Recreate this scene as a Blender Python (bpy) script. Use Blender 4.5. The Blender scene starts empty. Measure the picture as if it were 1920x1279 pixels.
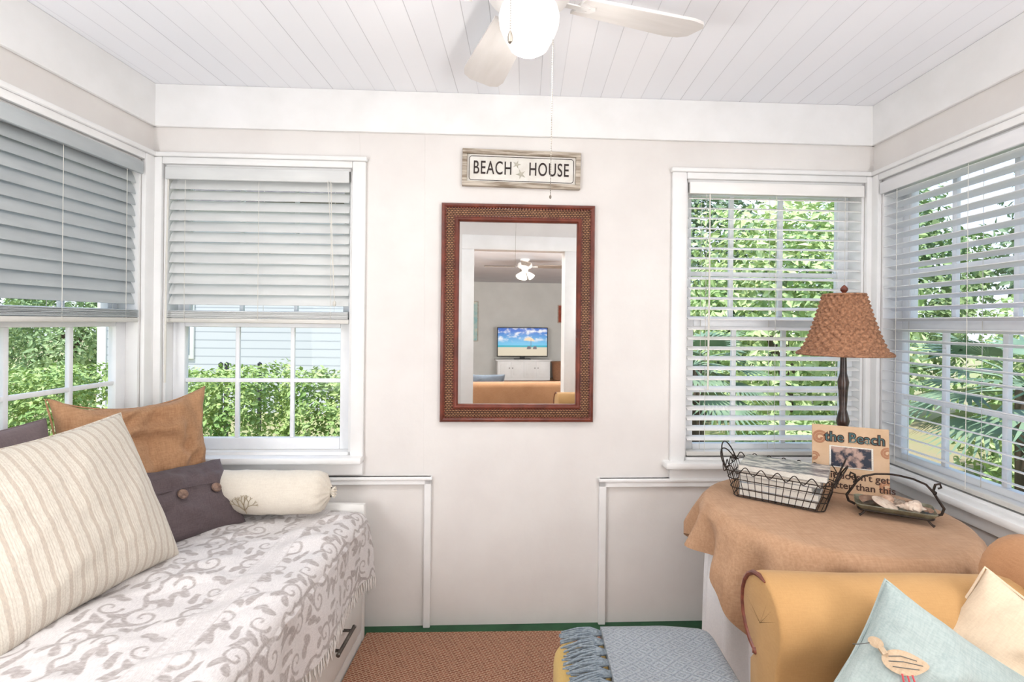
import bpy, bmesh, math, random
import numpy as np
from mathutils import Vector as V, Matrix as MX, noise as mn
random.seed(4); PI=math.pi
S=bpy.context.scene; C=S.collection
S.view_settings.view_transform='Standard'
S.view_settings.exposure=.26
# ------------------------------------------------------------------ camera
F=968.0; H=1.37; YAW=.026; ROLL=.010; SH=-34.5/1920
RC=MX.Rotation(YAW,3,'Z')@MX.Rotation(PI/2,3,'X')@MX.Rotation(ROLL,3,'Z')
cam=bpy.data.cameras.new('camera'); co=bpy.data.objects.new('camera',cam); C.objects.link(co)
cam.sensor_fit='HORIZONTAL'; cam.sensor_width=36; cam.lens=36*F/1920; cam.shift_y=SH; cam.clip_start=.02
co.matrix_world=MX.Translation((0,0,H))@RC.to_4x4(); S.camera=co
CP=V((0,0,H))
def ray(px,py): return RC@V(((px-960)/F,(-(py-639.5)+SH*1920)/F,-1))
def atY(px,py,y): d=ray(px,py); return CP+d*(y/d.y)
def atZ(px,py,z): d=ray(px,py); return CP+d*((z-H)/d.z)
def atX(px,py,x): d=ray(px,py); return CP+d*(x/d.x)
A=.074; FO=V((0,2.35,0)); FU=V((math.cos(A),math.sin(A),0)); FN=V((-math.sin(A),math.cos(A),0))
def farp(px,py):
    d=ray(px,py); return CP+d*((FO-CP).dot(FN)/d.dot(FN))
def fu(px,py): return (farp(px,py)-FO).dot(FU)
def fz(px,py): return farp(px,py).z
def mir(px,py,y):
    p=farp(px,py); d=ray(px,py); d=d-2*d.dot(FN)*FN
    return p+d*((y-p.y)/d.y)
UL=fu(285,600); UR=fu(1635,600)
cl=farp(285,600); cr=farp(1635,600); XL=cl.x; XR=cr.x
CZ=(fz(285,155)+fz(1635,205))/2
FM=MX.Translation(FO)@MX.Rotation(A,4,'Z')
LM=MX.Translation(V((XL,cl.y,0)))@MX.Rotation(PI/2,4,'Z')       # local u=+Y, outward=-X, u<=0 in room
RM=MX.Translation(V((XR,cr.y,0)))@MX.Rotation(-PI/2,4,'Z')      # local u=-Y, outward=+X
print('ROOM',XL,cl.y,XR,cr.y,CZ)
# ------------------------------------------------------------------ materials
def rgb(r,g,b,k=1):
    f=lambda c:(c/12.92 if c<=.04045 else ((c+.055)/1.055)**2.4)
    return tuple(f(c/255)*k for c in (r,g,b))+(1,)
class NT:
    def __init__(s,name):
        s.m=bpy.data.materials.new(name); s.m.use_nodes=True; s.t=s.m.node_tree; s.b=s.t.nodes['Principled BSDF']
        s.tc=s.t.nodes.new('ShaderNodeTexCoord'); s.o=s.tc.outputs['Object']
    def n(s,ty,**k):
        n=s.t.nodes.new(ty)
        for a,v in k.items():
            if a in n.inputs.keys(): s.set(n.inputs[a],v)
            else: setattr(n,a,v)
        return n
    def set(s,i,v):
        if isinstance(v,bpy.types.NodeSocket): s.t.links.new(v,i)
        else: i.default_value=v
    def math(s,op,a,b=0.0,c=0.0):
        n=s.t.nodes.new('ShaderNodeMath'); n.operation=op
        s.set(n.inputs[0],a); s.set(n.inputs[1],b); s.set(n.inputs[2],c); return n.outputs[0]
    def map(s,sc=(1,1,1),rot=(0,0,0),src=None):
        n=s.t.nodes.new('ShaderNodeMapping'); s.set(n.inputs['Vector'],src or s.o); n.inputs['Scale'].default_value=sc; n.inputs['Rotation'].default_value=rot; return n.outputs[0]
    def noise(s,scale,detail=4,vec=None,rough=.55):
        n=s.t.nodes.new('ShaderNodeTexNoise'); s.set(n.inputs['Vector'],vec or s.o); n.inputs['Scale'].default_value=scale; n.inputs['Detail'].default_value=detail; n.inputs['Roughness'].default_value=rough; return n.outputs['Fac']
    def rng(s,v,a,b,c=0.,d=1.):
        n=s.t.nodes.new('ShaderNodeMapRange'); s.set(n.inputs[0],v); n.inputs[1].default_value=a; n.inputs[2].default_value=b; n.inputs[3].default_value=c; n.inputs[4].default_value=d; return n.outputs[0]
    def mix(s,f,a,b):
        n=s.t.nodes.new('ShaderNodeMix'); n.data_type='RGBA'; s.set(n.inputs[0],f); s.set(n.inputs[6],a); s.set(n.inputs[7],b); return n.outputs[2]
    def xyz(s,src=None):
        n=s.t.nodes.new('ShaderNodeSeparateXYZ'); s.set(n.inputs[0],src or s.o); return n.outputs
    def bump(s,h,st=.3,d=.01):
        n=s.t.nodes.new('ShaderNodeBump'); s.set(n.inputs['Height'],h); n.inputs['Strength'].default_value=st; n.inputs['Distance'].default_value=d; s.set(s.b.inputs['Normal'],n.outputs[0])
    def col(s,v): s.set(s.b.inputs['Base Color'],v)
    def fin(s,rough=.6,metal=0,spec=.3,sheen=0):
        s.b.inputs['Roughness'].default_value=rough; s.b.inputs['Metallic'].default_value=metal
        s.b.inputs['Specular IOR Level'].default_value=spec
        if sheen: s.b.inputs['Sheen Weight'].default_value=sheen
        return s.m
def mat(name,c1,c2=None,rough=.6,scale=12,bump=0,bscale=80,metal=0,st=(1,1,1),spec=.3,sheen=0,dist=.004,lo=.35,hi=.65):
    n=NT(name)
    c1=rgb(*c1); c2=rgb(*c2) if c2 else tuple(x*.93 for x in c1[:3])+(1,)
    v=n.map(st); n.col(n.mix(n.rng(n.noise(scale,4,v),lo,hi),c1,c2))
    if bump: n.bump(n.noise(bscale,3,v),bump,dist)
    return n.fin(rough,metal,spec,sheen)
def weave(name,c1,c2,sc=260,bump=.35,rough=.9,big=6,dist=.002,amt=.5):
    n=NT(name); v=n.o
    a=n.noise(sc,1,n.map((1,.12,.4))); b=n.noise(sc,1,n.map((.12,1,1)))
    h=n.math('ADD',a,b); f=n.rng(h,.7,1.3); g=n.rng(n.noise(big,4),.3,.7)
    k=n.math('ADD',n.math('MULTIPLY',f,amt),n.math('MULTIPLY',g,1-amt))
    n.col(n.mix(k,rgb(*c1),rgb(*c2))); n.bump(h,bump,dist); return n.fin(rough,0,.15,.1)
M={}
M['wall']=mat('wall_paint',(233,230,227),(226,222,219),.75,3,.12,45,spec=.15)
M['trim']=mat('trim_paint',(243,243,243),(236,236,235),.45,5,.06,30)
M['vinyl']=mat('vinyl_white',(242,244,246),(234,236,240),.35,8)
M['slat']=mat('blind_white',(248,246,244),(240,238,235),.42,14,st=(.2,1,1))
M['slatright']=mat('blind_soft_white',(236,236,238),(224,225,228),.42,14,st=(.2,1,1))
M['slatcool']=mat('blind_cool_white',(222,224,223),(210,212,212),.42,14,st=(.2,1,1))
M['slatshade']=mat('blind_white_shaded',(186,192,194),(172,178,181),.42,14,st=(.2,1,1))  # white slats greyed: the left wall's shade is put into the colour
M['cord']=mat('cord_white',(225,222,214),None,.8)
M['rail']=mat('bottom_rail_white',(218,216,211),(202,200,194),.5,20,st=(.1,1,1))
# ceiling beadboard
n=NT('beadboard_paint'); x=n.xyz()[0]; fr=n.math('FRACT',n.math('DIVIDE',n.math('ADD',x,20),.092))
ln=n.math('ABSOLUTE',n.math('SUBTRACT',fr,.5)); g=n.rng(ln,.478,.496)
pl=n.math('FLOOR',n.math('DIVIDE',n.math('ADD',x,20),.092)); wn=n.n('ShaderNodeTexWhiteNoise',noise_dimensions='1D'); n.set(wn.inputs['W'],pl)
c=n.mix(n.rng(wn.outputs[0],0,1),rgb(249,250,254),rgb(243,245,250))
crk=n.math('MULTIPLY',g,n.rng(n.noise(1.6,2,n.map((11,.6,1))),.4,.62,.25,.62)); c=n.mix(crk,c,rgb(160,160,166)); n.col(c)
n.bump(n.math('SUBTRACT',1,g),.2,.004); M['ceil']=n.fin(.55)
# rug
n=NT('sisal_rug_weave'); br=n.n('ShaderNodeTexBrick'); n.set(br.inputs['Vector'],n.map((1,1,1),(0,0,.35)))
br.inputs['Scale'].default_value=1; br.inputs['Brick Width'].default_value=.021; br.inputs['Row Height'].default_value=.0095; br.inputs['Mortar Size'].default_value=.0019; br.inputs['Mortar Smooth'].default_value=.6
br.inputs['Color1'].default_value=rgb(154,98,78); br.inputs['Color2'].default_value=rgb(126,76,60); br.inputs['Mortar'].default_value=rgb(200,170,144)
n.col(n.mix(n.rng(n.noise(90,3),.35,.7,0,.32),br.outputs[0],rgb(186,150,124))); n.bump(n.math('SUBTRACT',1,br.outputs['Fac']),.7,.006); M['rug']=n.fin(.95,0,.1)
M['green']=mat('green_floor_paint',(48,92,62),(38,76,52),.5,9)
M['woodfloor']=mat('wood_floor',(150,108,72),(118,80,50),.4,5,st=(8,1,1))
M['drawer']=mat('daybed_paint',(238,237,234),(228,226,222),.5,6)
M['nickel']=mat('dark_nickel',(120,116,110),(90,86,82),.35,30,metal=1)
# coverlet using painted-in weave attribute
n=NT('damask_coverlet'); at=n.n('ShaderNodeAttribute',attribute_name='pat'); w=n.noise(420,2,n.map((1,.25,1)))
k=n.rng(at.outputs['Fac'],.2,.8); k=n.math('MULTIPLY',k,n.rng(n.noise(150,2,n.map((.4,1,1))),.3,.6,.5,.95))
n.col(n.mix(k,n.mix(n.rng(w,.35,.7),rgb(226,222,221),rgb(208,203,203)),rgb(164,155,152))); n.bump(n.math('ADD',w,n.math('MULTIPLY',at.outputs['Fac'],-.7)),.3,.003); M['coverlet']=n.fin(.6,0,.35,.2)
M['fringe']=mat('fringe_cotton',(232,228,224),(212,207,204),.95,60)
# striped pillow
n=NT('striped_ticking'); x=n.xyz()[0]; fr=n.math('FRACT',n.math('ADD',n.math('DIVIDE',x,.031),20.3))
s1=n.math('COMPARE',fr,.3,.15); s2=n.math('COMPARE',fr,.62,.03); s3=n.math('COMPARE',fr,.8,.03)
k=n.math('MAXIMUM',s1,n.math('MULTIPLY',n.math('MAXIMUM',s2,s3),.55)); w=n.noise(380,2,n.map((1,.2,1)))
n.col(n.mix(n.math('MULTIPLY',k,.62),n.mix(n.rng(w,.3,.7),rgb(220,213,201),rgb(203,196,183)),n.mix(n.rng(w,.3,.7),rgb(190,174,156),rgb(174,159,146)))); n.bump(w,.3,.002); M['stripe']=n.fin(.95,0,.1,.1)
M['burlap']=weave('burlap_tan',(192,150,114),(156,115,84),230)
M['tableburlap']=weave('burlap_table',(200,162,131),(172,134,103),200,big=7)
M['plum']=weave('plum_grey_linen',(110,97,99),(86,75,78),300)
M['mauve']=weave('mauve_grey_linen',(130,115,116),(108,95,97),300)
M['cream']=weave('cream_cotton',(226,207,182),(210,189,164),320,.25)
M['white']=weave('white_skirt_cotton',(244,244,246),(232,233,236),320,.15)
M['bolst']=weave('cream_bolster_cotton',(232,225,212),(216,207,193),320,.25)
M['coral']=mat('coral_thread',(178,164,138),(152,138,112),.9,40)
M['button']=mat('coconut_button',(150,122,106),(100,78,68),.4,60)
M['aqua']=weave('aqua_linen',(178,189,186),(148,162,161),300,.35)
M['tanpatch']=weave('tan_patch',(200,178,152),(176,150,122),260,.3)
M['pink']=mat('coral_pink_thread',(206,88,94),(184,68,76),.8,30)
M['navy']=mat('dark_thread',(104,104,102),None,.8)
M['white_thread']=mat('white_thread',(218,218,210),None,.8)
M['chair']=weave('camel_upholstery',(196,155,104),(174,133,86),420,.12,.75,3,.001,.25)
M['chairback']=weave('brown_back_upholstery',(194,147,108),(168,121,86),320,.2,.85,4,.001,.35)
M['mustard']=weave('mustard_upholstery',(204,174,110),(186,154,90),420,.15,.75,4,.001,.25)
M['redwood']=mat('red_brown_wood',(128,68,50),(98,48,36),.35,14,st=(1,1,6),spec=.5)
M['mirrorwood']=mat('mahogany_frame',(120,58,42),(92,42,31),.33,18,st=(1,1,1),spec=.5)
n=NT('basket_weave_inlay'); br=n.n('ShaderNodeTexBrick'); n.set(br.inputs['Vector'],n.map((1,1,1),(PI/2,0,0)))
for a,v in (('Scale',1),('Brick Width',.0135),('Row Height',.008),('Mortar Size',.0022),('Mortar Smooth',.4)): br.inputs[a].default_value=v
br.inputs['Color1'].default_value=rgb(176,132,96); br.inputs['Color2'].default_value=rgb(148,106,76); br.inputs['Mortar'].default_value=rgb(70,42,31)
n.col(br.outputs[0]); n.bump(n.math('SUBTRACT',1,br.outputs['Fac']),.8,.004); M['inlay']=n.fin(.5)
n=NT('mirror_silver'); n.col(n.mix(n.noise(2),(.9,.91,.91,1),(.92,.92,.92,1))); M['mirror']=n.fin(.015,1,.5)
M['driftwood']=mat('weathered_wood',(204,194,180),(136,122,106),.85,30,.6,60,st=(.25,1,3),lo=.40,hi=.66)
M['signwhite']=mat('sign_enamel',(230,228,222),(218,214,206),.4,20)
M['signink']=mat('sign_ink',(64,54,52),(50,42,40),.6,20)
M['starfish']=mat('starfish_grey',(194,190,176),(170,166,152),.8,60)
M['blade']=mat('fan_blade_paint',(224,220,217),(216,212,208),.45,4,st=(1,6,1))
M['fanwhite']=mat('fan_white_enamel',(236,234,232),None,.3)
M['brass']=mat('chain_metal',(176,170,160),(140,132,122),.35,40,metal=1)
def emis(name,c,st):
    n=NT(name); n.col(c); n.set(n.b.inputs['Emission Color'],c); n.b.inputs['Emission Strength'].default_value=st; return n.fin(.3)
M['globe']=emis('lit_opal_glass',(1,.97,.94,1),.45)
M['bulb']=emis('lit_bulb_glass',(1,.95,.85,1),1.6)
# glass
n=NT('window_glass'); tr=n.n('ShaderNodeBsdfTransparent'); gl=n.n('ShaderNodeBsdfGlossy'); gl.inputs['Roughness'].default_value=.02
mx=n.n('ShaderNodeMixShader'); fr=n.n('ShaderNodeFresnel'); fr.inputs['IOR'].default_value=1.2
n.set(mx.inputs[0],n.math('MULTIPLY',fr.outputs[0],n.rng(n.noise(1),0,1,.6,.7))); n.set(mx.inputs[1],tr.outputs[0]); n.set(mx.inputs[2],gl.outputs[0])
n.t.links.new(mx.outputs[0],n.t.nodes['Material Output'].inputs['Surface']); M['glass']=n.m
M['wicker']=mat('wicker_shade',(184,136,104),(116,80,60),.7,110,.6,160,lo=.3,hi=.7)
M['darkwood']=mat('dark_turned_wood',(62,42,34),(36,24,20),.3,20,st=(1,1,4),spec=.5)
M['iron']=mat('dark_iron',(66,56,50),(44,38,34),.5,40,metal=.6)
M['framebd']=mat('painted_frame_board',(210,180,150),(198,166,134),.7,14)
M['swirl']=mat('painted_swirl',(178,132,102),(164,116,88),.7,14)
M['teal']=mat('teal_lettering',(78,116,118),(62,100,104),.6,20)
M['ink']=mat('brown_lettering',(70,46,38),None,.6,20)
M['snap']=mat('photo_print',(180,152,140),(54,58,70),.25,26,lo=.44,hi=.56)
M['dish']=mat('green_brown_glaze',(132,130,108),(92,88,72),.2,20,spec=.6)
M['shell']=mat('pale_shell',(224,208,192),(198,174,156),.55,60,.3,90)
M['shell2']=mat('tan_shell',(206,174,152),(174,138,116),.55,60,.3,90)
M['pages']=mat('paper_pages',(232,229,222),(204,199,188),.8,300,st=(1,1,8))
covs=[mat('magazine_cover_blue',(140,156,174),(210,206,200),.35,22),mat('magazine_cover_cream',(214,208,200),(108,106,112),.35,24,st=(1,3,1),lo=.42,hi=.58),mat('magazine_cover_slate',(92,104,120),(186,176,170),.35,18),mat('magazine_cover_sand',(212,196,178),(112,120,132),.35,24)]
# throw
n=NT('diamond_throw_weave'); X=n.xyz(); a=n.math('ABSOLUTE',n.math('SUBTRACT',n.math('FRACT',n.math('ADD',n.math('DIVIDE',X[0],.045),20)),.5)); b=n.math('ABSOLUTE',n.math('SUBTRACT',n.math('FRACT',n.math('ADD',n.math('DIVIDE',X[1],.034),20)),.5))
d=n.math('FRACT',n.math('MULTIPLY',n.math('ADD',a,b),3.0)); k=n.rng(n.math('ABSOLUTE',n.math('SUBTRACT',d,.5)),.12,.3)
w=n.noise(260,2); n.col(n.mix(n.math('MULTIPLY',k,.32),n.mix(n.rng(w,.3,.7),rgb(148,154,160),rgb(112,120,130)),rgb(180,185,189))); n.bump(n.math('ADD',w,k),.6,.004); M['throw']=n.fin(.95,0,.1,.2)
M['yarn']=mat('blue_yarn',(136,145,151),(104,114,124),.95,120,.4,200)
# outdoors
M['leafA']=mat('hedge_leaf',(196,212,140),(134,168,92),.5,3.5,spec=.4)
M['leafB']=mat('tree_leaf',(182,204,150),(126,156,108),.5,1.4,spec=.3)
M['leafC']=mat('dark_tree_leaf',(148,168,132),(106,130,100),.5,1.2,spec=.3)
M['leafD']=mat('bright_tree_leaf',(214,228,170),(162,192,126),.5,1.6,spec=.3)
M['palm']=mat('palm_leaf',(154,178,144),(106,132,108),.45,2,spec=.4)
M['bark']=mat('bark',(128,112,96),(94,80,70),.9,14,.6,30,st=(1,1,.3))
M['lawn']=mat('lawn_ground',(160,166,112),(176,162,130),.95,.6)
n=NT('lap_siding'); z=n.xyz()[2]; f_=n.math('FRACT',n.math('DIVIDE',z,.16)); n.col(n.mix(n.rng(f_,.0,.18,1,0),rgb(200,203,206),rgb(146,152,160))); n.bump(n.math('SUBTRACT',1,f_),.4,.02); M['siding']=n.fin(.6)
M['darkglass']=mat('dark_window_glass',(90,108,124),(116,134,150),.1,3,spec=.6)
M['roof']=mat('grey_shingle',(120,116,112),(96,92,90),.9,8)
M['blackmetal']=mat('black_metal',(56,56,58),None,.5)
# back room
M['greywall']=mat('back_room_paint',(212,212,208),(204,204,200),.8,2)
M['backceil']=mat('back_room_ceiling_paint',(226,227,231),(218,219,224),.8,2)
M['sofa']=weave('brown_sofa_fabric',(172,132,98),(150,110,80),300,.2)
M['slate']=weave('slate_fabric',(112,122,132),(92,102,114),300,.2)
n=NT('screen_beach'); X=n.xyz(); z=X[2]; cl_=n.rng(n.noise(5,5,n.map((1,1,2))),.48,.62)
sky=n.mix(n.math('MULTIPLY',cl_,n.rng(z,-.02,.08)),n.mix(n.rng(z,-.05,.28),rgb(120,205,245),rgb(20,100,205)),rgb(250,250,252))
c=n.mix(n.math('GREATER_THAN',z,-.08),n.mix(n.rng(z,-.13,-.12),rgb(236,222,196),rgb(40,180,200)),sky)
n.col((0,0,0,1)); n.set(n.b.inputs['Emission Color'],c); n.b.inputs['Emission Strength'].default_value=.8; M['screen']=n.fin(.3)
M['black']=mat('black_plastic',(24,24,26),None,.4)
M['artteal']=mat('painted_canvas',(150,196,200),(210,214,200),.7,9)
M['artred']=mat('painted_board',(168,84,60),(120,60,48),.7,9)
# ------------------------------------------------------------------ mesh helpers
def NB(): return bmesh.new()
def box(bm,a,b,bev=0,Mx=None,seg=2):
    r=bmesh.ops.create_cube(bm,size=1); vs=r['verts']
    for v in vs: v.co=V([a[i]+(v.co[i]+.5)*(b[i]-a[i]) for i in range(3)])
    if bev:
        es=list({e for v in vs for e in v.link_edges}); q=bmesh.ops.bevel(bm,geom=es,offset=bev,segments=seg,profile=.5,affect='EDGES'); vs=list({v for f in q['faces'] for v in f.verts}|{v for v in vs if v.is_valid})
    if Mx:
        for v in vs: v.co=Mx@v.co
    return vs
def grid(bm,nu,nv,fn,cu=False,cv=False):
    g=[[bm.verts.new(fn(i,j)) for j in range(nv)] for i in range(nu)]
    for i in range(nu if cu else nu-1):
        for j in range(nv if cv else nv-1):
            bm.faces.new((g[i][j],g[(i+1)%nu][j],g[(i+1)%nu][(j+1)%nv],g[i][(j+1)%nv]))
    return g
def tube(bm,pts,r,n=8,cyc=False,cap=True):
    pts=[V(p) for p in pts]; k=len(pts); rs=r if isinstance(r,(list,tuple)) else [r]*k
    T=[]
    for i in range(k):
        a=pts[(i-1)%k] if (cyc or i>0) else pts[i]; b=pts[(i+1)%k] if (cyc or i<k-1) else pts[i]
        t=(b-a); T.append(t.normalized() if t.length>1e-9 else V((0,0,1)))
    up=V((0,0,1)) if abs(T[0].z)<.9 else V((1,0,0)); x=T[0].cross(up).normalized(); rings=[]
    for i in range(k):
        x=(x-T[i]*x.dot(T[i])); x=x.normalized() if x.length>1e-6 else T[i].orthogonal().normalized(); y=T[i].cross(x)
        rings.append([bm.verts.new(pts[i]+(x*math.cos(2*PI*j/n)+y*math.sin(2*PI*j/n))*rs[i]) for j in range(n)])
    for i in range(k if cyc else k-1):
        a=rings[i]; b=rings[(i+1)%k]
        for j in range(n): bm.faces.new((a[j],a[(j+1)%n],b[(j+1)%n],b[j]))
    if cap and not cyc: bm.faces.new(rings[0][::-1]); bm.faces.new(rings[-1])
def lathe(bm,prof,n=28,c=(0,0,0)):
    g=[[bm.verts.new((c[0]+r*math.cos(2*PI*i/n),c[1]+r*math.sin(2*PI*i/n),c[2]+z)) for i in range(n)] for r,z in prof]
    for a,b in zip(g,g[1:]):
        for i in range(n): bm.faces.new((a[i],a[(i+1)%n],b[(i+1)%n],b[i]))
    if prof[0][0]>1e-5: bm.faces.new(g[0][::-1])
    if prof[-1][0]>1e-5: bm.faces.new(g[-1])
def prism(bm,poly,fn,d0,d1):     # poly list of 2d, fn(p,q,d)->V
    a=[bm.verts.new(fn(p,q,d0)) for p,q in poly]; b=[bm.verts.new(fn(p,q,d1)) for p,q in poly]
    bm.faces.new(a[::-1]); bm.faces.new(b); k=len(poly)
    for i in range(k): bm.faces.new((a[i],a[(i+1)%k],b[(i+1)%k],b[i]))
def ball(bm,c,r,sc=(1,1,1),sub=2):
    q=bmesh.ops.create_icosphere(bm,subdivisions=sub,radius=r)
    for v in q['verts']: v.co=V((v.co.x*sc[0]+c[0],v.co.y*sc[1]+c[1],v.co.z*sc[2]+c[2]))
def obj(name,bm,m,parent=None,world=False,mx=None,smooth=True,ang=.7,weld=False):
    if weld: bmesh.ops.remove_doubles(bm,verts=bm.verts[:],dist=1e-5)
    bmesh.ops.recalc_face_normals(bm,faces=bm.faces[:])
    if smooth:
        for e in bm.edges:
            if len(e.link_faces)==2 and e.calc_face_angle(0)>ang: e.smooth=False
        for f in bm.faces: f.smooth=True
    me=bpy.data.meshes.new(name); bm.to_mesh(me); bm.free(); me.materials.append(m)
    o=bpy.data.objects.new(name,me); C.objects.link(o)
    if mx is not None: o.matrix_basis=mx
    if parent:
        o.parent=parent
        if world: o.matrix_parent_inverse=parent.matrix_basis.inverted()
    return o
def tag(o,label=None,cat=None,group=None,kind=None):
    if label: o['label']=label
    if cat: o['category']=cat
    if group: o['group']=group
    if kind: o['kind']=kind
    return o
def thing(name,label,cat,loc=(0,0,0),rz=0,group=None,mx=None,kind=None):
    o=bpy.data.objects.new(name,None); C.objects.link(o); o.empty_display_size=.05
    o.matrix_basis=mx if mx is not None else MX.Translation(V(loc))@MX.Rotation(rz,4,'Z')
    return tag(o,label,cat,group,kind)
def struct(name,bm,m,mx=None,parent=None,smooth=False):
    o=obj(name,bm,m,parent,mx=mx,smooth=smooth)
    if not parent: o['kind']='structure'
    return o
def text(name,body,size,m,parent,mx,off=0.,sx=1.,ext=.0006,space=1.):
    cu=bpy.data.curves.new(name,'FONT'); cu.body=body; cu.size=size; cu.align_x='CENTER'; cu.align_y='CENTER'; cu.extrude=ext; cu.offset=off; cu.space_character=space
    t=bpy.data.objects.new('tmp_text',cu); C.objects.link(t); bpy.context.view_layer.update()
    me=bpy.data.meshes.new_from_object(t.evaluated_get(bpy.context.evaluated_depsgraph_get())); bpy.data.objects.remove(t)
    for v in me.vertices: v.co.x*=sx
    me.materials.clear(); me.materials.append(m)
    o=bpy.data.objects.new(name,me); C.objects.link(o); o.parent=parent; o.matrix_basis=mx; return o
RX=MX.Rotation(PI/2,4,'X')
# ------------------------------------------------------------------ room shell
def holes_wall(u0,u1,z0,z1,holes,th=.12):
    bm=NB(); us=sorted({u0,u1}|{h[0] for h in holes}|{h[1] for h in holes})
    for a,b in zip(us,us[1:]):
        hs=[h for h in holes if h[0]<=a+1e-6 and h[1]>=b-1e-6]
        if not hs: box(bm,(a,0,z0),(b,th,z1))
        else:
            h=hs[0]
            if h[2]>z0+1e-4: box(bm,(a,0,z0),(b,th,h[2]))
            box(bm,(a,0,h[3]),(b,th,z1))
    return bm
DY=-.22
hA=(fu(306,600),fu(660,600),fz(480,853),fz(480,313))
hB=(fu(1283,600),fu(1618,600),fz(1450,862),fz(1450,341))
struct('wall_far',holes_wall(UL-.13,UR+.13,-.5,CZ+.02,[hA,hB]),M['wall'],FM)
yl=lambda y:y-cl.y
yr=lambda y:cr.y-y
hL=(yl(1.40),yl(atX(262,600,XL).y),hA[2],hA[3])
hR=(yr(atX(1652,600,XR).y),yr(1.47),hB[2],hB[3])
struct('wall_left',holes_wall(yl(DY-.12),0.0,-.5,CZ+.02,[hL]),M['wall'],LM)
struct('wall_right',holes_wall(0.0,yr(DY-.12),-.5,CZ+.02,[hR]),M['wall'],RM)
bm=NB(); box(bm,(XL-.45,DY-.12,CZ),(XR+.45,2.9,CZ+.1)); struct('ceiling',bm,M['ceil'])  # overhang past the walls is unseen, added as eaves to block sun
bm=NB(); box(bm,(XL-.12,DY-.12,-.1),(XR+.12,2.62,0)); struct('floor',bm,M['green'])
# doorway wall behind the camera (seen in the mirror)
d0=mir(888,600,DY).x; d1=mir(1057,600,DY).x; dz=mir(970,470,DY).z
print('DOOR',d0,d1,dz)
XB0,XB1=-2.6,3.9; YB=-8.0; BZ=2.36
bm=NB()
for a,b,z0,z1 in ((XB0,d0,-.1,CZ+.02),(d1,XB1,-.1,CZ+.02),(d0,d1,dz,CZ+.02)): box(bm,(a,DY-.12,z0),(b,DY,z1))
struct('wall_door',bm,M['wall'])
w=thing('door_1',None,None,(d0,DY,0),kind='structure')
bm=NB(); cw=.115
for a,b,z0,z1 in ((d0-cw,d0,0,dz),(d1,d1+cw,0,dz),(d0-cw,d1+cw,dz,dz+cw+.02)): box(bm,(a,DY,z0),(b,DY+.02,z1),.004)
obj('door_casing',bm,M['trim'],w,True)
# crown boards
def board(name,u0,u1,z0,z1,mx,t=.018,m='trim',bev=.004): bm=NB(); box(bm,(u0,-t,z0),(u1,0,z1),bev); return struct(name,bm,M[m],mx)
zc=(fz(285,237)+fz(1635,277))/2
board('trim_1',UL,UR,zc,CZ,FM); board('trim_2',yl(DY),0,zc,CZ,LM); board('trim_3',0,yr(DY),zc,CZ,RM)
# lower wainscot trims
zt=fz(720,892); zb=fz(720,907); ua=fu(795,1050); ub=fu(808,1050)
bm=NB(); box(bm,(UL,-.022,zb),(ub,0,zt),.004); box(bm,(UL,-.03,zt-.014),(ub+.004,0,zt),.004); box(bm,(ua,-.022,0),(ub,0,zt),.004); struct('trim_4',bm,M['trim'],FM)
zt2=fz(1230,895); zb2=fz(1230,911); uc=fu(1121,1050); ud=fu(1134,1050)
bm=NB(); box(bm,(uc,-.022,zb2),(UR,0,zt2),.004); box(bm,(uc-.004,-.03,zt2-.014),(UR,0,zt2),.004); box(bm,(uc,-.022,0),(ud,0,zt2),.004); struct('trim_5',bm,M['trim'],FM)
bm=NB(); tube(bm,[(fu(674,250),.0015,zc),(fu(676,296),.0015,fz(676,296))],.0025,4); tube(bm,[(fu(797,250),.0015,zc),(fu(795,890),.0015,zt)],.0024,4); struct('trim_6',bm,M['wall'],FM)
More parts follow.
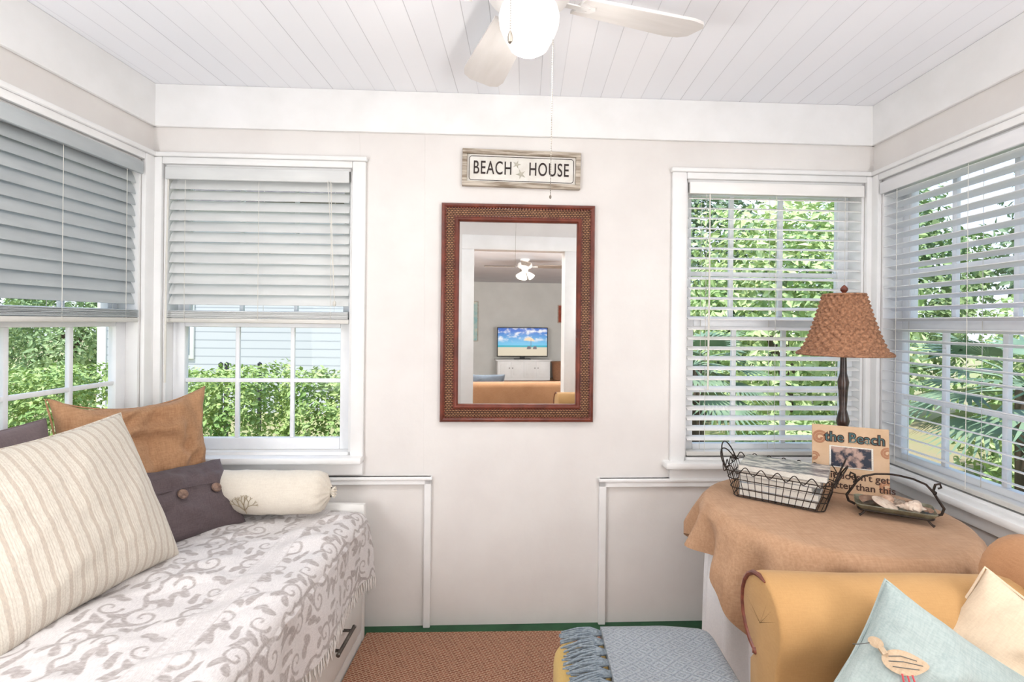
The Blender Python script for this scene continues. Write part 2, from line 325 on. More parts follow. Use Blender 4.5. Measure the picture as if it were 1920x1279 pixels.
# ------------------------------------------------------------------ windows
def window(name,mx,h,cas,muu,zm,zu,zlo,sill=(.05,.05),stl=.052,mw=.009):
    u0,u1,z0,z1=h; w=thing(name,None,None,mx=mx,kind='structure'); cL,cR,cT=cas
    bm=NB()
    for a,b in (((u0-cL,-.02,z0-.01),(u0,0.,z1+cT)),((u1,-.02,z0-.01),(u1+cR,0.,z1+cT)),((u0,-.02,z1),(u1,0.,z1+cT))): box(bm,a,b,.005)
    box(bm,(u0-cL-.006,-.03,z1+cT),(u1+cR+.006,0,z1+cT+.02),.006)
    for a,b in (((u0-.001,0,z0),(u0+.012,.12,z1)),((u1-.012,0,z0),(u1+.001,.12,z1)),((u0,0,z1-.012),(u1,.12,z1)),((u0,0,z0),(u1,.12,z0+.012))): box(bm,a,b)
    obj('window_frame',bm,M['trim'],w)
    bm=NB(); box(bm,(u0-cL-sill[0],-.06,z0-.03),(u1+cR+sill[1],.02,z0),.008); box(bm,(u0-cL,-.024,z0-.085),(u1+cR,0,z0-.03),.005); obj('window_sill',bm,M['trim'],w)
    def sash(a,b,z0,z1,y,zmun):
        bm=NB(); t=.035
        for p,q in (((a,y,z0),(a+stl,y+t,z1)),((b-stl,y,z0),(b,y+t,z1)),((a+stl,y,z0),(b-stl,y+t,z0+stl)),((a+stl,y,z1-stl*.75),(b-stl,y+t,z1))): box(bm,p,q,.004)
        s=obj('sash',bm,M['vinyl'],w)
        bm=NB()
        for u in muu: box(bm,(u-mw,y+.008,z0+stl),(u+mw,y+.026,z1-stl*.75),.003)
        for zz in zmun: box(bm,(a+stl,y+.0085,zz-mw),(b-stl,y+.0255,zz+mw),.003)
        obj('muntin',bm,M['vinyl'],s)
        bm=NB(); g=[bm.verts.new(p) for p in ((a+stl,y+.017,z0+stl),(b-stl,y+.017,z0+stl),(b-stl,y+.017,z1-stl*.75),(a+stl,y+.017,z1-stl*.75))]; bm.faces.new(g); obj('window_pane',bm,M['glass'],s)
    sash(u0+.012,u1-.012,z0+.012,zm+.02,.05,zlo); sash(u0+.012,u1-.012,zm-.02,z1-.012,.085,zu)
    return w
zmA=fz(480,606); 
window('window_1',FM,hA,(hA[0]-UL-.004,fu(685,600)-hA[1],.03),(fu(432,760),fu(538,760)),zmA,(fz(480,470),),(fz(480,716),),(-.0,.0))
zmB=fz(1450,607)
window('window_2',FM,hB,(hB[0]-fu(1256,600),UR-hB[1]-.004,.03),(fu(1388,600),fu(1484,600)),zmB,(fz(1450,512),),(fz(1450,735),),(.03,0),mw=.011)
yA=atX(133,660,XL-.06).y; yb2=yA-.243
window('window_3',LM,hL,(.07,-hL[1]-.004,.03),(yl(yA),yl(yb2)),zmA,(fz(480,470),),(atX(100,735,XL-.06).z,),(.03,0))
m1=atX(1772,560,XR+.06).y; m2=atX(1887,560,XR+.06).y
window('window_4',RM,hR,(hR[0]-.004,.07,.03),(yr(m1),yr(m2)),zmB,(fz(1450,512),),(fz(1450,735),),(0,.03),mw=.011)
# ------------------------------------------------------------------ blinds
def blind(label,mx,u0,u1,ztop,zbot,pitch,tilt,m,stack=0,wand=None,cordu=None,vh=.055,y0=.02,lad=(.1,.5,.9),dep=.05):
    w=thing('window_blind',label,'blind',mx=mx@MX.Translation((u0,0,0)),group='slatted window blinds'); L=u1-u0
    bm=NB(); box(bm,(0,-.022,ztop-vh),(L,-.008,ztop-.002),.003); box(bm,(.004,-.007,ztop-.045),(L-.004,.04,ztop-.002)); obj('headrail',bm,M[m],w)
    bm=NB(); z=ztop-vh-.012; zend=zbot+.022+stack*.0042
    def slat(z,t):
        c,s=math.cos(t),math.sin(t); prof=[(-dep/2,-.0),(-dep/4,.0025),(0,.0034),(dep/4,.0025),(dep/2,0)]
        up=[(y0+p*c-q*s,z+p*s+q*c) for p,q in prof]; lo=[(y0+p*c-(q-.0028)*s,z+p*s+(q-.0028)*c) for p,q in prof]
        poly=up+lo[::-1]; prism(bm,poly,lambda p,q,d:V((d,p,q)),.004,L-.004)
    while z>zend+pitch*.4:
        slat(z,tilt+random.uniform(-.03,.03)); z-=pitch
    for i in range(stack): slat(zbot+.024+i*.0045,random.uniform(-.02,.02))
    obj('slats',bm,M[m],w)
    bm=NB(); box(bm,(0,y0-.027,zbot),(L,y0+.027,zbot+.02),.004); obj('bottom_rail',bm,M['rail'],w)
    for k in lad:
        bm=NB()
        for yy in (y0-.028,y0+.028): tube(bm,[(L*k,yy,ztop-.05),(L*k,yy,zbot+.01)],.0011,5)
        obj('ladder_cord',bm,M['cord'],w)
    if wand:
        bm=NB(); u,zz=wand; tube(bm,[(u-u0,-.03,ztop-.06),(u-u0-.002,-.036,(ztop+zz)/2),(u-u0-.004,-.034,zz)],[.003,.0042,.0046],7); obj('tilt_wand',bm,M['cord'],w)
    if cordu:
        bm=NB()
        for du in (0,.012): tube(bm,[(cordu-u0+du,-.03,ztop-.05),(cordu-u0+du*.3+.02,-.032,(ztop+zbot)/2),(cordu-u0+.035,-.033,zbot+.1)],.0013,5)
        ball(bm,(cordu-u0+.035,-.033,zbot+.09),.008,(1,1,1.8),1); obj('pull_cord',bm,M['cord'],w)
    return w
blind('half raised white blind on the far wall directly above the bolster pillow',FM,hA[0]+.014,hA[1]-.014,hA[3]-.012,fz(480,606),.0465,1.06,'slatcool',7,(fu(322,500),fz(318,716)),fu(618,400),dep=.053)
blind('half raised white blind with painted shade on the left wall beside the daybed pillows',LM,hL[0]+.014,hL[1]-.014,hL[3]-.012,fz(480,606),.0465,1.18,'slatshade',7,None,None,dep=.058)
blind('lowered open white blind behind the wicker lamp and wire basket',FM,hB[0]+.014,hB[1]-.014,hB[3]-.012,hB[2]+.02,.0465,.27,'slat',0,(fu(1325,500),fz(1320,730)),None)
blind('lowered open white blind on the right wall beside the round table',RM,hR[0]+.014,hR[1]-.014,hR[3]-.012,hR[2]+.02,.0465,-.24,'slatright',0,None,None)
# ------------------------------------------------------------------ rug
bm=NB(); ya_=atZ(720,1187,.01); yb_=atZ(1300,1181,.01); sl=(yb_.y-ya_.y)/(yb_.x-ya_.x)
prism(bm,[(-.678,.1),(1.45,.1),(1.45,ya_.y+sl*(1.45-ya_.x)),(-.678,ya_.y+sl*(-.678-ya_.x))],lambda p,q,d:V((p,q,d)),0,.012); tag(obj('area_rug',bm,M['rug'],smooth=False),'flat woven red brown and tan rug covering the floor','rug')
# ------------------------------------------------------------------ daybed
BT=.575; XF=-.68
t=thing('daybed','white painted storage daybed with drawers under the patterned bedspread','daybed',((XL+XF)/2,1.2,0))
bm=NB(); box(bm,(XL+.03,.22,0.0),(XF-.02,2.18,.36),.004); box(bm,(XF-.02,.22,0.0),(XF-.004,2.18,.05)); obj('base',bm,M['drawer'],t,True)
bm=NB(); box(bm,(XL+.09,.24,.36),(XF-.03,2.15,BT-.02),.05,seg=4); obj('mattress',bm,M['white'],t,True)
bm=NB(); box(bm,(XL+.03,2.185,0),(XF+.0,2.212,BT+.012),.005); obj('end_board',bm,M['drawer'],t,True)
for a,b in ((.24,1.2),(1.215,2.17)):
    bm=NB(); box(bm,(XF-.02,a,.06),(XF,b,.345),.006); dr=obj('drawer',bm,M['drawer'],t,True)
    yc=(a+b)/2+.19 if a>1 else (a+b)/2-.19; hz_=.195
    bm=NB(); hx=XF+.034
    tube(bm,[(hx,yc-.085,hz_),(hx,yc+.085,hz_)],.007,10)
    for q in (-.06,.06): tube(bm,[(XF-.002,yc+q,hz_),(hx,yc+q,hz_)],.0055,8)
    for q in (-.085,.085): ball(bm,(hx,yc+q,hz_),.0095,(1,.6,1),1)
    h=obj('handle',bm,M['nickel'],dr)
# bedspread with swirl pattern painted into a vertex attribute
def motif():
    P=[]
    def spiral(cx,cy,r0,turns,a0,sg,w0):
        k=56
        for i in range(k):
            f=i/(k-1); r=r0*(1-f)**.9+.003; a=a0+sg*f*turns*2*PI; P.append((cx+r*math.cos(a),cy+r*math.sin(a),w0*(1-.5*f)))
    def curve(p0,p1,p2,p3,w0,w1,k=26):
        for i in range(k):
            f=i/(k-1); b=[(1-f)**3,3*f*(1-f)**2,3*f*f*(1-f),f**3]; P.append((sum(c*p[0] for c,p in zip(b,(p0,p1,p2,p3))),sum(c*p[1] for c,p in zip(b,(p0,p1,p2,p3))),w0+(w1-w0)*math.sin(PI*f)))
    spiral(.085,.10,.060,1.35,-.6,1,.0085); spiral(.215,.27,.064,1.35,2.4,1,.0085); spiral(.23,.08,.042,1.1,3.3,-1,.007); spiral(.07,.29,.044,1.1,.2,-1,.007)
    curve((.13,.07),(.19,.12),(.10,.22),(.16,.30),.006,.010); curve((.16,.30),(.20,.36),(.12,.38),(.13,.42),.006,.010); curve((.13,.0),(.16,.02),(.15,.05),(.13,.07),.005,.008)
    for cx,cy,a,l in ((.15,.17,.5,.08),(.12,.2,2.6,.08),(.27,.16,1.2,.07),(.03,.19,1.8,.07),(.16,.37,.2,.08),(.1,.36,2.9,.07),(.26,.36,2.,.08),(.03,.03,.7,.07),(.28,.02,2.3,.07),(.2,.18,-.6,.065),(.07,.2,-2.2,.07),(.19,.41,-1.2,.07),(.14,.12,-.3,.055),(.15,.26,3.4,.055),(.29,.22,.9,.05),(.01,.36,.4,.05),(.22,.0,1.4,.05),(.11,.02,2.2,.05)):
        d=(math.cos(a)*l,math.sin(a)*l)
        for i in range(20):
            f=i/19; o=.25*math.sin(PI*f)*l*.6; P.append((cx+d[0]*f-d[1]*o/l,cy+d[1]*f+d[0]*o/l,.0025+.0145*math.sin(PI*f**.8)))
    return np.array(P)
def pattern(s,t):
    K=.70; mo=motif()*K; TW,TH=.30*K,.42*K
    row=np.floor(s/TW); u=s-row*TW; v=np.mod(t+row*.155,TH); out=np.zeros_like(s)
    for p in mo:
        for du in (-TW,0,TW):
            if du and not(p[0]<.03 or p[0]>TW-.03): continue
            for dv in (-TH,0,TH):
                if dv and not(p[1]<.03 or p[1]>TH-.03): continue
                d=np.hypot(u-p[0]-du,v-p[1]-dv); out=np.maximum(out,np.clip((p[2]-d)/.005+.5,0,1))
    def band(c,w): return np.clip((w-np.abs(s-c))/.006+.5,0,1)
    bd=((s>.70)&(s<.775))|((s>1.225))
    out=np.where(bd,0,out)
    dots=lambda c,per,r:np.clip((r-np.hypot(s-c,np.mod(t,per)-per/2))/.005+.5,0,1)
    for c,w in ((.704,.003),(.771,.003),(1.232,.004)): out=np.maximum(out,.6*band(c,w))
    out=np.maximum(out,.32*band(.7375,.018)); out=np.maximum(out,.42*dots(.714,.016,.005)); out=np.maximum(out,.42*dots(.761,.016,.005))
    out=np.maximum(out,dots(1.252,.03,.010)); return out
xb=XL+.06; ns,ntt=250,360; Y0,Y1=.30,2.182; flat=XF+.02-xb-.05; tot=flat+.05*PI/2+.222
def cov(s,t):
    wob=.018*mn.noise(V((s*3.2,t*3.2,1.3)))+.013*mn.noise(V((s*8,t*8,4)))+.030*max(0,mn.noise(V((s*4+t*5,t*10-s*7,9)))-.05)
    if s<flat: x,z=xb+s,BT
    else:
        q=(s-flat)/.05
        if q<PI/2: x,z=xb+flat+.05*math.sin(q),BT-.05+.05*math.cos(q)
        else:
            d=s-flat-.05*PI/2; x,z=xb+flat+.05+.006+.014*math.sin(t*15+1+math.sin(t*5))*min(1,d/.1)+.05*d,BT-.05-d
            x+=.010*mn.noise(V((t*14,d*5,2)))
    z+=wob if s<flat else wob*.4
    if t>Y1-.06: z-=.02*((t-Y1+.06)/.06)**2
    return V((x,t,z))
SS=np.linspace(0,tot,ns); TT=np.linspace(Y0,Y1,ntt)
vs=[cov(s,t) for s in SS for t in TT]
fs=[(i*ntt+j,(i+1)*ntt+j,(i+1)*ntt+j+1,i*ntt+j+1) for i in range(ns-1) for j in range(ntt-1)]
me=bpy.data.meshes.new('bedspread'); me.from_pydata([tuple(v) for v in vs],[],fs); me.materials.append(M['coverlet'])
at=me.attributes.new('pat','FLOAT','POINT'); sg,tg=np.meshgrid(SS,TT,indexing='ij'); at.data.foreach_set('value',pattern(sg.ravel(),tg.ravel()).astype(np.float32))
me.polygons.foreach_set('use_smooth',[True]*len(fs)); spread=bpy.data.objects.new('bedspread',me); C.objects.link(spread)
tag(spread,'white bedspread with grey scroll pattern and fringed hem over the daybed','bedspread')
bm=NB(); k=112
for i in range(k):
    t_=Y0+.01+(Y1-Y0-.02)*i/(k-1); p=cov(tot-.002,t_)
    tube(bm,[p,p+V((.002,random.uniform(-.004,.004),-.02)),p+V((random.uniform(0,.006),random.uniform(-.01,.01),-.048))],[.0022,.0045,.0016],5)
obj('fringe',bm,M['fringe'],spread)
# ------------------------------------------------------------------ pillows
def hs(u,v,t): return t/2*max(0,(1-u*u)*(1-v*v))**.42
def pmesh(w,h,t,pinch=.07,seed=0,wr=.008,n=40,sag=0,slump=0):
    bm=NB()
    for sg in (1,-1):
        def fn(i,j):
            u=-1+2*i/(n-1); v=-1+2*j/(n-1); u=math.sin(u*PI/2)*.55+u*.45; v=math.sin(v*PI/2)*.55+v*.45
            x=w/2*u*(1-pinch*(1-v*v)*u*u); y=h/2*v*(1-pinch*(1-u*u)*v*v); f=((1-u*u)*(1-v*v))**.5
            z=sg*hs(u,v,t)*(1+.35*sag*(-v)) + f*wr*(mn.noise(V((x*9,y*9,seed+sg)))+.7*mn.noise(V((x*22,y*22,seed)))+1.1*max(0,mn.noise(V((x*7+y*9,y*20-x*14,seed+2)))))*1.8
            if slump and v>0: y-=slump*(1-u*u)*v*v*h
            e=.5*wr*mn.noise(V((x*10,y*10,seed+5))); 
            return V((x+e*abs(u),y+e*abs(v),z))
        grid(bm,n,n,fn)
    bmesh.ops.remove_doubles(bm,verts=bm.verts[:],dist=2e-4); return bm
def basis(loc,nrm,roll=0,up=(0,0,1)):
    z=V(nrm).normalized(); y=(V(up)-z*V(up).dot(z)).normalized(); x=y.cross(z)
    m=MX((x,y,z)).transposed().to_4x4(); return MX.Translation(V(loc))@m@MX.Rotation(roll,4,'Z')
def piping(w,h,pinch,r,n=24,slump=0):
    P=[]
    for k in range(4):
        for i in range(n):
            f=-1+2*i/n; u,v=[(f,-1),(1,f),(-f,1),(-1,-f)][k]; P.append((w/2*u*(1-pinch*(1-v*v)*u*u),h/2*v*(1-pinch*(1-u*u)*v*v)-(slump*(1-u*u)*v*v*h if v>0 else 0),0))
    bm=NB(); tube(bm,P,r,6,True); return bm
def pillow(name,label,w,h,t,m,mx,pinch=.07,seed=0,pipe=None,wr=.008,sag=.3,slump=0):
    o=obj(name,pmesh(w,h,t,pinch,seed,wr,sag=sag,slump=slump),m,mx=mx,ang=1.3); tag(o,label,'pillow')
    if pipe: obj('piping',piping(w,h,pinch,pipe,slump=slump),m,o)
    return o
pillow('throw_pillow','large beige pillow with tan ticking stripes standing at the front of the daybed',.57,.52,.24,M['stripe'],basis((-1.315,1.43,.795),(.90,-.2,.42),.07),.08,3,.004,.0045)
pillow('throw_pillow','tan burlap pillow with pointed ears propped in the corner by the windows',.53,.51,.15,M['burlap'],basis((-1.47,1.93,.835),(.84,-.48,.22),-.02),.10,7,.003,.026,.3,.07)
pillow('throw_pillow','plain mauve grey pillow mostly hidden behind the striped pillow',.58,.46,.13,M['mauve'],basis((-1.545,1.40,.81),(.95,0,.26),0),.06,11,.003)
p=pillow('throw_pillow','dark plum lumbar pillow with buttoned flap in front of the burlap pillow',.48,.30,.14,M['plum'],basis((-1.30,1.875,.685),(.74,-.34,.68),-.06),.07,15,None,.016)
bm=NB(); tube(bm,[(x*.021-.21,.02,hs(-.87+x*.087,.13,.14)+.006) for x in range(21)],.0022,5); obj('flap_seam',bm,M['plum'],p)
for bx in (-.13,0,.13):
    bm=NB(); lathe(bm,[(0,0),(.017,.0),(.019,.004),(.016,.008),(.008,.006),(0,.006)],16,(bx,-.005,hs(bx/.24,-.03,.14)+.010)); b=obj('button',bm,M['button'],p)
# bolster
bl=.50; br_=.088; t=thing('bolster_pillow','cream cotton bolster with coral embroidery and gathered ends under the left window','bolster',(-1.065,2.075,BT+br_+.008),A*.6)
bm=NB(); prof=[(-bl/2-.03,.02),(-bl/2-.012,.05),(-bl/2,.072),(-bl/2+.02,.084)]+[(-bl/2+.02+(bl-.04)*i/24,br_) for i in range(1,24)]+[(bl/2-.02,.084),(bl/2,.072),(bl/2+.012,.05),(bl/2+.03,.02)]
def bf(i,j):
    x,r=prof[i]; a=2*PI*j/56; e=abs(x)>bl/2-.01
    r*=1+(.07*math.cos(a*13) if e else 0)+.05*mn.noise(V((x*8,math.cos(a),math.sin(a))))+.05*max(0,mn.noise(V((x*26,math.cos(a)*1.5,math.sin(a)*1.5))))
    return V((x,r*math.cos(a),r*math.sin(a)*.97))
grid(bm,len(prof),56,bf,False,True); obj('cushion',bm,M['bolst'],t)
for sg in (-1,1):
    bm=NB()
    for j in range(10):
        a=2*PI*j/10; tube(bm,[(sg*(bl/2+.02),.012*math.cos(a),.012*math.sin(a)),(sg*(bl/2+.032),.008*math.cos(a),.008*math.sin(a)),(sg*(bl/2+.046),.02*math.cos(a),.02*math.sin(a))],[.008,.006,.004],5)
    obj('gathered_end',bm,M['bolst'],t)
bm=NB()
def bp(x,s): a=s/br_; return V((x,-(br_+.0045)*math.cos(a),(br_+.0045)*math.sin(a)*.97))
def branch(x,s,th,l,dep):
    pts=[bp(x+l*i/4*math.sin(th),s+l*i/4*math.cos(th)) for i in range(5)]; tube(bm,pts,[.0017,.0014,.0012,.001][dep],5)
    if dep<3:
        x2,s2=x+l*math.sin(th),s+l*math.cos(th)
        for dt in (-.5,.42): branch(x2,s2,th+dt+random.uniform(-.2,.2),l*.72,dep+1)
for th0 in (-.7,0.,.65): branch(-.03,-.05,th0,.026,0)
tube(bm,[bp(-.03,-.07),bp(-.03,-.05)],.0017,5); obj('embroidery',bm,M['coral'],t)
# ------------------------------------------------------------------ mirror
u0,u1=fu(827,590),fu(1112,590); z0,z1=fz(968,790),fz(968,385); mw,mh=u1-u0,z1-z0
t=thing('wall_mirror','tall rectangular mirror in red brown wood frame with woven inlay','mirror',mx=FM@MX.Translation((u0,0,z0)))
def rectframe(bm,prof,w,h):   # prof list of (inset, y)
    rings=[[bm.verts.new((x,y,z)) for x,z in ((i,i),(w-i,i),(w-i,h-i),(i,h-i))] for i,y in prof]
    for a,b in zip(rings,rings[1:]):
        for k in range(4): bm.faces.new((a[k],a[(k+1)%4],b[(k+1)%4],b[k]))
bm=NB(); rectframe(bm,[(0,0),(0,-.022),(.004,-.028),(.012,-.030),(.018,-.026),(.021,-.016)],mw,mh); rectframe(bm,[(.058,-.014),(.061,-.025),(.067,-.028),(.074,-.026),(.08,-.018),(.081,-.006)],mw,mh); obj('frame',bm,M['mirrorwood'],t,ang=.5)
bm=NB(); rectframe(bm,[(.020,-.0195),(.04,-.0235),(.060,-.0195)],mw,mh); obj('woven_inlay',bm,M['inlay'],t,ang=.5)
for i in (.0215,.0575):
    bm=NB(); per=[(i,i),(mw-i,i),(mw-i,mh-i),(i,mh-i)]
    for k in range(4):
        a=per[k]; b=per[(k+1)%4]; L=math.hypot(b[0]-a[0],b[1]-a[1]); n_=int(L/.013)
        for q in range(n_):
            f=q/n_; box(bm,(a[0]+(b[0]-a[0])*f-.0032,-.0245,a[1]+(b[1]-a[1])*f-.0032),(a[0]+(b[0]-a[0])*f+.0032,-.018,a[1]+(b[1]-a[1])*f+.0032))
    obj('bead_trim',bm,M['mirrorwood'],t,smooth=False)
bm=NB(); g=[bm.verts.new(p_) for p_ in ((.08,-.008,.08),(mw-.08,-.008,.08),(mw-.08,-.008,mh-.08),(.08,-.008,mh-.08))]; bm.faces.new(g); obj('glass',bm,M['mirror'],t,smooth=False)
# ------------------------------------------------------------------ sign
u0,u1=fu(867,318),fu(1087,322); z0,z1=fz(977,354),fz(977,285); sw,sh=u1-u0,z1-z0
t=thing('wall_sign','long wooden sign reading BEACH HOUSE hung above the mirror','sign',mx=FM@MX.Translation(((u0+u1)/2,0,(z0+z1)/2))@MX.Rotation(.014,4,'Y'))
bm=NB(); b_=.022
for a,b in (((-sw/2,-.026,sh/2-b_),(sw/2,-.002,sh/2)),((-sw/2,-.026,-sh/2),(sw/2,-.002,-sh/2+b_)),((-sw/2,-.025,-sh/2+b_),(-sw/2+b_,-.002,sh/2-b_)),((sw/2-b_,-.025,-sh/2+b_),(sw/2,-.002,sh/2-b_))): box(bm,a,b,.003)
obj('frame',bm,M['driftwood'],t)
bm=NB(); box(bm,(-sw/2+b_,-.012,-sh/2+b_),(sw/2-b_,-.003,sh/2-b_)); obj('panel',bm,M['signwhite'],t,smooth=False)
def rr(w,h,r,k=6):
    P=[]
    for cx,cy,a0 in ((w/2-r,h/2-r,0),(-w/2+r,h/2-r,PI/2),(-w/2+r,-h/2+r,PI),(w/2-r,-h/2+r,1.5*PI)):
        for i in range(k+1): a=a0+PI/2*i/k; P.append((cx+r*math.cos(a),cy+r*math.sin(a)))
    return P
bm=NB(); tube(bm,[(x,-.0125,z) for x,z in rr(sw-2*b_-.018,sh-2*b_-.016,.012)],.0016,5,True); obj('border_line',bm,M['signink'],t)
k=sw/220.
for body,px in (('BEACH',923-977),('HOUSE',1028-977)):
    o=text('lettering',body,.084,M['signink'],t,MX.Translation((px*k,-.0135,0))@RX,.0006,1.,space=1.12)
    w_=max(v.co.x for v in o.data.vertices)-min(v.co.x for v in o.data.vertices); f=(70 if body=='BEACH' else 74)*k/w_
    for v in o.data.vertices: v.co.x*=f
def star(bm,c,r,rot,fn,rin=.33):
    P=[(c[0]+(r if i%2==0 else r*rin)*math.sin(rot+PI*i/5),c[1]+(r if i%2==0 else r*rin)*math.cos(rot+PI*i/5)) for i in range(10)]; prism(bm,P,fn,0,1)
for c,r,ro in (((-9*k,9*k),.019,.3),((-1*k,-9*k),.023,.9)):
    bm=NB(); star(bm,c,r,ro,lambda p,q,d:V((p,-.0122-.0025*d,q))); obj('starfish',bm,M['starfish'],t,smooth=False)
# ------------------------------------------------------------------ ceiling fan
fp=atY(992,48,1.44); fx,fy=fp.x,fp.y
def ceiling_fan(label,loc,cz,ang0=.31,R=.55,bm_='blade'):
    t=thing('ceiling_fan',label,'fan',loc); d=cz-loc[2]
    bm=NB(); lathe(bm,[(.001,d),(.075,d),(.075,d-.02),(.05,d-.035),(.05,d-.05),(.1,d-.06),(.115,d-.085),(.115,d-.12),(.09,d-.145),(.06,d-.15),(.055,d-.165),(.001,d-.165)][::-1],32); obj('motor_housing',bm,M['fanwhite'],t)
    zb=d-.115
    for i in range(4):
        a=ang0+i*PI/2; mx=MX.Rotation(a,4,'Z')@MX.Translation((0,0,zb))@MX.Rotation(.22,4,'X')
        out=[(.15,-.058),(.3,-.066),(R-.06,-.076),(R-.02,-.066),(R,-.04),(R,.04),(R-.02,.066),(R-.06,.076),(.3,.066),(.15,.058)]
        bm=NB(); prism(bm,out,lambda p,q,dd:V((p,q,dd)),-.004,.004); b=obj('blade',bm,M[bm_],t,mx=mx)
        bm=NB(); box(bm,(.09,-.014,-.008),(.18,.014,-.004),.001)
        prism(bm,[(.15,-.03),(.195,-.022),(.205,0),(.195,.022),(.15,.03)],lambda p,q,dd:V((p,q,dd)),-.007,-.0041)
        for q in (-.014,.014): ball(bm,(.18,q,-.008),.004,(1,1,.5),1)
        obj('blade_iron',bm,M['fanwhite'],b)
    return t,d
gz=atY(992,48,1.44).z
t,d=ceiling_fan('white ceiling fan with glowing round globe and hanging pull chains',(fx,fy,gz),CZ,.34)
bm=NB(); lathe(bm,[(.05,d-.16),(.05,.075),(.058,.07),(.05,.066)][::-1],28); obj('light_fitter',bm,M['fanwhite'],t)
bm=NB(); lathe(bm,[(.001,-.080),(.03,-.077),(.052,-.064),(.06,-.050),(.072,-.028),(.082,-.002),(.085,.022),(.079,.045),(.061,.062),(.05,.068)],36); obj('globe',bm,M['globe'],t,ang=2)
def chain(name,top,bot,bob):
    bm=NB(); L=top.z-bot.z; k=int(L/.0065)
    for i in range(k+1): ball(bm,top+(bot-top)*(i/k),.0017,(1,1,1.25),1)
    tube(bm,[top,bot],.0006,5)
    if bob: lathe(bm,[(.001,-.034),(.006,-.03),(.0075,-.018),(.005,-.006),(.002,0)],12,bot)
    else: lathe(bm,[(.001,-.010),(.003,-.008),(.003,-.002),(.001,0)],10,bot)
    obj(name,bm,M['brass'],t,True)
p1=atY(957,50,1.34); chain('pull_chain',V((p1.x,p1.y,gz+.08)),V((p1.x,p1.y,atY(957,58,1.34).z)),True)
p2=atY(1033,250,1.44); chain('pull_chain',V((p2.x+.004,p2.y,gz+.09)),V((p2.x,p2.y,atY(1031,366,1.44).z)),False)
# ------------------------------------------------------------------ round table
TC=V((1.075,1.86,0)); TZ=.72; TR=.412
t=thing('side_table','round side table hidden under white skirt and burlap cloth','table',TC)
bm=NB(); lathe(bm,[(.001,TZ-.03),(TR-.03,TZ-.03),(TR-.022,TZ-.02),(TR-.022,TZ-.01),(TR-.03,TZ-.006),(.001,TZ-.006)],48); obj('tabletop',bm,M['darkwood'],t)
for i in range(3):
    a=PI/2+i*2*PI/3; bm=NB(); tube(bm,[(.12*math.cos(a),.12*math.sin(a),TZ-.03),(.15*math.cos(a),.15*math.sin(a),.35),(.28*math.cos(a),.28*math.sin(a),0.012)],[.02,.018,.015],10); obj('leg',bm,M['darkwood'],t)
bm=NB(); NA=180
def skirt(i,j):
    a=2*PI*j/NA
    if i<=4: r=(TR-.015)*i/4+.001; z=TZ-.004
    else:
        f=(i-4)/10; z=(TZ-.012)*(1-f)+.014*f; amp=.004+.026*f**.6
        r=TR-.022-.004*f+amp*math.sin(a*21+.8*math.sin(a*3))*min(1,f*3)
    x,y=TC.x+r*math.cos(a),TC.y+r*math.sin(a)
    return V((min(x,XR-.035),min(y,2.33),z))
grid(bm,15,NA,skirt,False,True); tag(obj('table_skirt',bm,M['white']),'white floor length skirt beneath the burlap tablecloth','tablecloth')
bm=NB(); s_=.56; ca=216*PI/180-PI/4; NB_=240; NR=38
def burl(i,j):
    a=2*PI*j/NB_; q=a-ca; Rc=s_/max(abs(math.cos(q)),abs(math.sin(q))); Rc=min(Rc,.77)
    Rc*=1+.012*mn.noise(V((math.cos(a)*6,math.sin(a)*6,3)))
    rr_=Rc*i/(NR-1); Ra=TR+.004
    if rr_<=Ra-.03: r=rr_; z=TZ+.002
    else:
        d=rr_-(Ra-.03); 
        if d<.045: r=Ra-.03+.03*math.sin(d/.045*PI/2)*1.0; z=TZ+.002-.028*(1-math.cos(d/.045*PI/2))
        else:
            e=d-.045; r=Ra+.010+.10*e+.046*min(1,e/.14)*(math.sin(a*11+1.2*math.sin(2*a))+.4*math.sin(a*23)+.6*mn.noise(V((math.cos(a)*4,math.sin(a)*4,e*6)))); z=TZ-.026-e
    if rr_<Ra: z+=.003*max(0,mn.noise(V((r*math.cos(a)*6,r*math.sin(a)*6,0))))
    x,y=TC.x+r*math.cos(a),TC.y+r*math.sin(a)
    return V((min(x,XR-.03),min(y,2.345),z))
grid(bm,NR,NB_,burl,False,True); tag(obj('tablecloth',bm,M['tableburlap'],weld=True,ang=3),'tan burlap square cloth draped over the round side table','tablecloth')
TT_=TZ+.0045
# ------------------------------------------------------------------ lamp
lp=V((1.335,2.12,TT_)); lx=atY(1581,720,2.12).x; lp.x=lx
t=thing('table_lamp','table lamp with woven wicker shade and dark turned wood base','lamp',lp)
sb=atY(1594,664,2.12).z-TT_; stp=atY(1596,553,2.12).z-TT_; r0=75/F*2.1; r1=34/F*2.1
bm=NB(); hz=sb+.05
pr=[(.001,0),(.05,0),(.05,.012),(.047,.02),(.04,.028),(.03,.04),(.018,.06),(.014,.08),(.02,.095),(.014,.11),(.013,hz*.38),(.02,hz*.42),(.024,hz*.45),(.018,hz*.5),(.013,hz*.53),(.017,hz*.66),(.021,hz*.72),(.013,hz*.78),(.011,hz*.9),(.016,hz*.94),(.008,hz),(.004,hz+.02),(.004,stp),(.001,stp)]
lathe(bm,pr,24); obj('base',bm,M['darkwood'],t)
bm=NB(); rows=14; nth=176
def shade(i,j):
    f=i/(rows*4); a=2*PI*j/nth; row=int(i/4)
    e=math.sin(PI*((i%4)+.5)/4.0)
    r=r0+(r1-r0)*(f**.68); r+=.0075*e*math.cos(22*a+PI*row); z=sb+(stp-sb)*f
    if f<.06: r+=.004
    return V((r*math.cos(a),r*math.sin(a),z+.002*mn.noise(V((math.cos(a)*6,math.sin(a)*6,row)))))
grid(bm,rows*4+1,nth,shade,False,True); 
